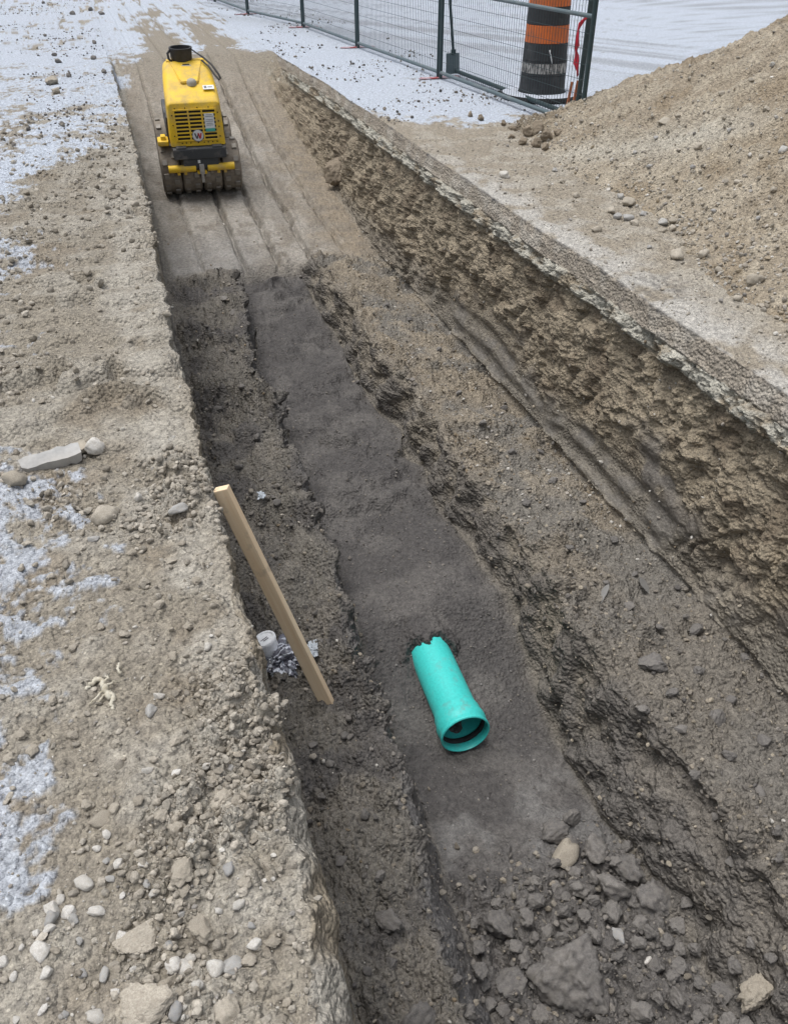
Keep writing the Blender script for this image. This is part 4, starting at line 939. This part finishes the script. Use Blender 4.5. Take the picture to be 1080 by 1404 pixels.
    # black exhaust housing and strap
    ex = MB().lathe([(.0, 0), (.095, 0), (.105, .02), (.112, .10), (.116, .115), (.116, .125), (.10, .125), (.098, .06), (0, .055)], 28, centre=(0, 0, 0)).build('intake_housing', 'black_plastic', root, angle=40)
    ex.scale = (1.0, .78, 1.0); ex.location = (-.03, .40, 1.168)
    MB().tube([(-.11, -.02, .10), (-.135, -.05, .08), (-.13, -.06, .03), (-.10, -.07, .01)], .012, 8).build('handle', 'black_plastic', ex, smooth=True)
    pts = [(.07, 0.430, 1.27), (.12, 0.390, 1.24), (.18, 0.310, 1.215), (.25, 0.210, 1.17), (.30, 0.130, 1.105), (.315, 0.090, 1.07), (.30, 0.090, 1.06), (.27, 0.140, 1.085), (.22, 0.230, 1.15), (.16, 0.310, 1.19)]
    MB().tube(pts, [.006, .008, .010, .011, .010, .009, .009, .010, .010, .008], 8).build('strap', 'black_plastic', root, smooth=True)
    # bumper block, lower box, scraper bar
    MB().box((0, -.235, .485), (.53, .13, .105), None, .012).build('bumper', 'charcoal_metal', root)
    for sx in (-.18, .18): MB().box((sx, -.245, .542), (.10, .10, .02), None, .005).build('bumper_step', 'charcoal_metal', root)
    MB().box((0, -.215, .385), (.36, .14, .10), None, .012).build('lower_box', 'charcoal_metal', root)
    MB().box((-.02, -.288, .405), (.025, .008, .03)).build('tag_plate', 'label_white', root)
    sb = MB().tube([(-.335, -.265, .335), (-.06, -.265, .335)], .036, 14).build('scraper_tube', 'yellow_paint', root, angle=40)
    sb = MB().tube([(.06, -.265, .335), (.335, -.265, .335)], .036, 14).build('scraper_tube', 'yellow_paint', root, angle=40)
    for i in range(10):
        x = -.305 + i * .0678
        MB().box((x, -.262, .290), (.03, .03, .035), None, .004).build('scraper_tooth', 'yellow_paint' if i % 3 else 'muddy_steel', root)
    MB().box((0, -.285, .33), (.05, .05, .10), None, .008).build('bracket', 'steel_bracket', root); MB().box((0, -.292, .255), (.03, .03, .12), None, .006).build('bracket', 'steel_bracket', root)
    MB().box((-.345, -.10, .56), (.11, .16, .05), None, .015).build('side_bracket', 'yellow_paint', root); MB().box((-.34, -.11, .60), (.05, .08, .05), None, .012).build('side_bracket', 'yellow_paint', root)
    MB().tube([(-.285, -.18, .57), (-.292, -.10, .72), (-.288, .0, .80)], .008, 8).build('hose', 'black_plastic', root, smooth=True)
    for sx in (-1, 1):
        MB().box((sx * .27, .30, .66), (.05, .62, .20), None, .02).build('side_panel', 'charcoal_metal', root)
    tag(root, 'yellow walk-behind trench roller parked nose down on the earth ramp', 'trench roller')
roller()

# ------------------------------------------------------------------ temporary fence
FP = [at(797, 184), at(602, 108), at(490, 66), at(416, 38), at(340, 20), at(295, 3)]
FP = [Vector(p) for p in FP]; FP.append(FP[-1] + (FP[-1] - FP[-2]) * 1.0)
FLAB = ['nearest steel mesh fence panel, its end post buried by the soil heap', 'second steel mesh fence panel from the soil heap', 'third steel mesh fence panel from the soil heap', 'fourth steel mesh fence panel from the soil heap', 'fifth steel mesh fence panel from the soil heap', 'farthest steel mesh fence panel along the snowy ground']
def fence_panel(a, b, label, first):
    d = (b - a); L = d.length; ang = math.atan2(d.y, d.x); root = empty('mesh_fence', a, (0, 0, ang)); HT = 1.85; z0 = .07
    g = .035
    for x in (g, L - g): MB().tube([(x, 0, .01), (x, 0, HT)], .022, 12).build('post', 'fence_green', root, angle=40)
    MB().tube([(g, 0, z0), (L - g, 0, z0)], .02, 10).build('bottom_rail', 'fence_grey', root, angle=40)
    MB().tube([(g, 0, HT - .02), (L - g, 0, HT - .02)], .02, 10).build('top_rail', 'fence_green', root, angle=40)
    MB().tube([(g, 0, .90), (L - g, 0, .90)], .018, 10).build('middle_rail', 'fence_grey', root, angle=40)
    m = MB(); n = int((L - 2 * g) / .05)
    for i in range(1, n): x = g + (L - 2 * g) * i / n; m.tube([(x, 0, z0), (x, 0, HT - .02)], .0022, 4, False)
    for i in range(1, 15): z = z0 + (HT - .09) * i / 15; m.tube([(g, .004, z), (L - g, .004, z)], .0022, 4, False)
    o = m.build('wire_mesh', 'fence_green', root); o['kind'] = 'stuff'
    tag(root, label, 'fence panel', 'temporary fence panels along the road')
for i in range(len(FP) - 1): fence_panel(FP[i], FP[i + 1], FLAB[i], i == 0)
for i, lab in ((1, 'red flat fence foot under the post nearest the soil heap'), (2, 'red flat fence foot under the second visible post'), (3, 'red flat fence foot under the third visible post'), (4, 'red flat fence foot under the fourth visible post')):
    d = (FP[i - 1] - FP[i]).normalized(); ang = math.atan2(d.y, d.x) + math.pi / 2
    r = empty('fence_stand', (FP[i].x, FP[i].y, .004), (0, 0, ang))
    m = MB(); m.poly([(-.26, -.02, .004), (-.20, -.05, .004), (.20, -.05, .004), (.26, -.02, .004), (.26, .02, .004), (.20, .05, .004), (-.20, .05, .004), (-.26, .02, .004)], (0, 0, .010)); m.build('foot_plate', 'red_plate', r)
    for s in (-.035, .035): MB().tube([(0, s, .01), (0, s, .12)], .017, 10).build('socket_pin', 'red_plate', r, angle=40)
    tag(r, lab, 'fence foot', 'red feet of the fence')
# second end post and loose rail behind the near panel
e0 = FP[0] + Vector((.16, .42, 0)); 
MBp = MB(); MBp.tube([e0, e0 + Vector((.02, 0, 1.85))], .024, 12); o = MBp.build('steel_post', 'fence_green', angle=40); tag(o, 'dark green steel post standing at the end of the fence', 'fence post')
pa = Vector(at(623, 104)) + Vector((.02, 0, .05)); pb = Vector(at(789, 168)) + Vector((0, 0, .05))
o = MB().tube([pa, pb], .022, 12).build('steel_rail', 'fence_green', angle=40); tag(o, 'dark green steel rail lying behind the nearest fence panel', 'steel rail')
# plate on a pole leaning behind the fence
def pole_plate():
    base = Vector(at(613, 104)); base.x += .05; r = empty('leaning_spade', base)
    MB().tube([(0.02, 0, .22), (-.03, .04, .75), (-.06, .06, 1.35)], .017, 10).build('shaft', 'fence_green', r, smooth=True)
    MB().box((0.015, 0, .13), (.17, .02, .22), Matrix.Rotation(R(-6), 3, 'X'), .006).build('blade', 'fence_grey', r)
    MB().box((0.018, 0, .25), (.06, .03, .06), None, .008).build('blade_socket', 'fence_green', r)
    tag(r, 'dark square-bladed spade leaning behind the fence post', 'spade')
pole_plate()
# traffic drum
def drum():
    c = Vector(at(748, 144)); c.y += .40; c.x += .14; c.z = .004
    r = empty('traffic_drum', c)
    def rad(z): return np.interp(z, [0, .1, 1.0], [.245, .238, .205])
    bands = [(.06, .225, 'drum_black'), (.225, .36, 'worn'), (.36, .52, 'drum_black'), (.52, .68, 'drum_orange'), (.68, .84, 'drum_black'), (.84, 1.02, 'drum_orange')]
    for a, b, mt in bands:
        mat = 'drum_black' if mt == 'worn' else mt
        prof = [(rad(a) - .004, a + .0005), (rad(a) + .001, a + .004)] + [(rad(a + (b - a) * t), a + (b - a) * t) for t in (.2, .5, .8)] + [(rad(b) + .001, b - .004), (rad(b) - .004, b - .0005)]
        MB().lathe(prof, 40).build('band', mat, r, angle=40)
        if mt == 'worn': MB().lathe([(rad(.25) + .002, .25), (rad(.34) + .002, .34)], 40).build('worn_sticker', 'worn_print', r, smooth=True)
    MB().lathe([(rad(1.02) - .004, 1.02), (rad(1.02) - .03, 1.04), (.10, 1.05), (0, 1.05)], 40).build('drum_top', 'drum_orange', r, angle=40)
    MB().tube([(-.07, 0, 1.05), (-.06, 0, 1.13), (.06, 0, 1.13), (.07, 0, 1.05)], .014, 10).build('handle', 'drum_black', r, smooth=True)
    MB().lathe([(.20, 0), (.43, 0), (.44, .02), (.43, .045), (.25, .06), (.20, .06)], 40, closed=True).build('rubber_base', 'rubber', r, angle=40)
    MB().lathe([(.255, .0615), (.30, .068), (.38, .066), (.415, .052)], 40).build('snow_on_base', 'snow_cover', r, smooth=True)
    MB().tube([(-.07, -rad(.44) - .004, .47), (-.055, -rad(.42) - .008, .42), (-.03, -rad(.36) - .006, .35)], .006, 6).build('cable_tie', 'label_white', r, smooth=True)
    tag(r, 'orange and black striped traffic drum behind the fence', 'traffic drum')
drum()
for (x0, y0, x1, y1, lab) in ((775, 156, 779, 122, 'left of two short orange stakes before the traffic drum'), (783, 154, 789, 120, 'right of two short orange stakes before the traffic drum')):
    a = Vector(at(x0, y0)); top_ = a + Vector((.03, .0, .28))
    m = MB(); m.tube([a - Vector((0, 0, .05)), a + (top_ - a) * .2, top_], [.006, .014, .014], 4); o = m.build('survey_stake', 'stake_orange'); tag(o, lab, 'stake', 'orange stakes by the drum')
# red ribbon tied to the post
def ribbon():
    b = e0 + Vector((-.035, -.03, 0)); m = MB(); prev = None
    pts = [(0, .86), (-.03, .82), (-.055, .76), (-.065, .70), (-.062, .64), (-.055, .60), (-.035, .56), (-.045, .51), (-.03, .45), (-.012, .40)]
    for i, (x, z) in enumerate(pts):
        w_ = .022 + .008 * math.sin(i * 2.1); q = (m.bm.verts.new(b + Vector((x - w_, .02 * math.sin(i * 1.3), z))), m.bm.verts.new(b + Vector((x + w_ * .6, -.02 * math.cos(i * 1.7), z + .01))))
        if prev: m.bm.faces.new((prev[0], prev[1], q[1], q[0]))
        prev = q
    o = m.build('ribbon', 'ribbon_red', smooth=True); s = o.modifiers.new('thick', 'SOLIDIFY'); s.thickness = .002
    tag(o, 'red flagging ribbon tied to the fence end post', 'ribbon')
ribbon()

# ------------------------------------------------------------------ labels of look-alike stones: by their order from a landmark
MARKS = [('the oblong white stone', 133, 1254), ('the blue-grey pointed stone', 323, 1327), ('the torn root', 147, 948), ('the long grey slab', 72, 634), ('the leaning plank', 375, 820),
         ('the huge dark boulder', 811, 1346), ('the pale stone below the pipe', 771, 1171), ('the green pipe', 610, 950), ('the wet clay lump', 890, 910), ('the clay smears', 860, 810), ('the roller', 270, 160),
         ('the largest cobble', 1034, 387), ('the fence end post', 805, 160), ('the large flat crusty slab', 200, 1286), ('the tan crusted rock', 1044, 1366), ('the perched pale clod', 299, 1095), ('the ramp toe', 380, 375), ('the lone cobble', 690, 243)]
def ordinal(k):
    words = ['', 'second ', 'third ', 'fourth ', 'fifth ', 'sixth ', 'seventh ', 'eighth ', 'ninth ', 'tenth ']
    return words[k] if k < 10 else '%d%s ' % (k + 1, 'th' if 10 <= (k + 1) % 100 <= 20 else {1: 'st', 2: 'nd', 3: 'rd'}.get((k + 1) % 10, 'th'))
SHORT = {G1: 'pale stone on the near bank', G2: 'tan soil clod on the near bank', G3: 'dark clod in the near trench end', G4: 'earthy clod on a trench bench', G5: 'pebble at the heap foot', G6: 'stone on the heap slope', G7: 'brown clod at the heap end', G8: 'dark clod in the left snow'}
for o, px, py in PLACED:
    g = o.get('group')
    if g is None: continue
    d, mname, mx, my = min((math.hypot(px - x, py - y), nm, x, y) for nm, x, y in MARKS)
    k = sum(1 for q, x, y in PLACED if q is not o and q.get('group') == g and (math.hypot(x - mx, y - my), x, y) < (d, px, py))
    o['label'] = SHORT[g] + ', ' + ordinal(k) + 'nearest to ' + mname
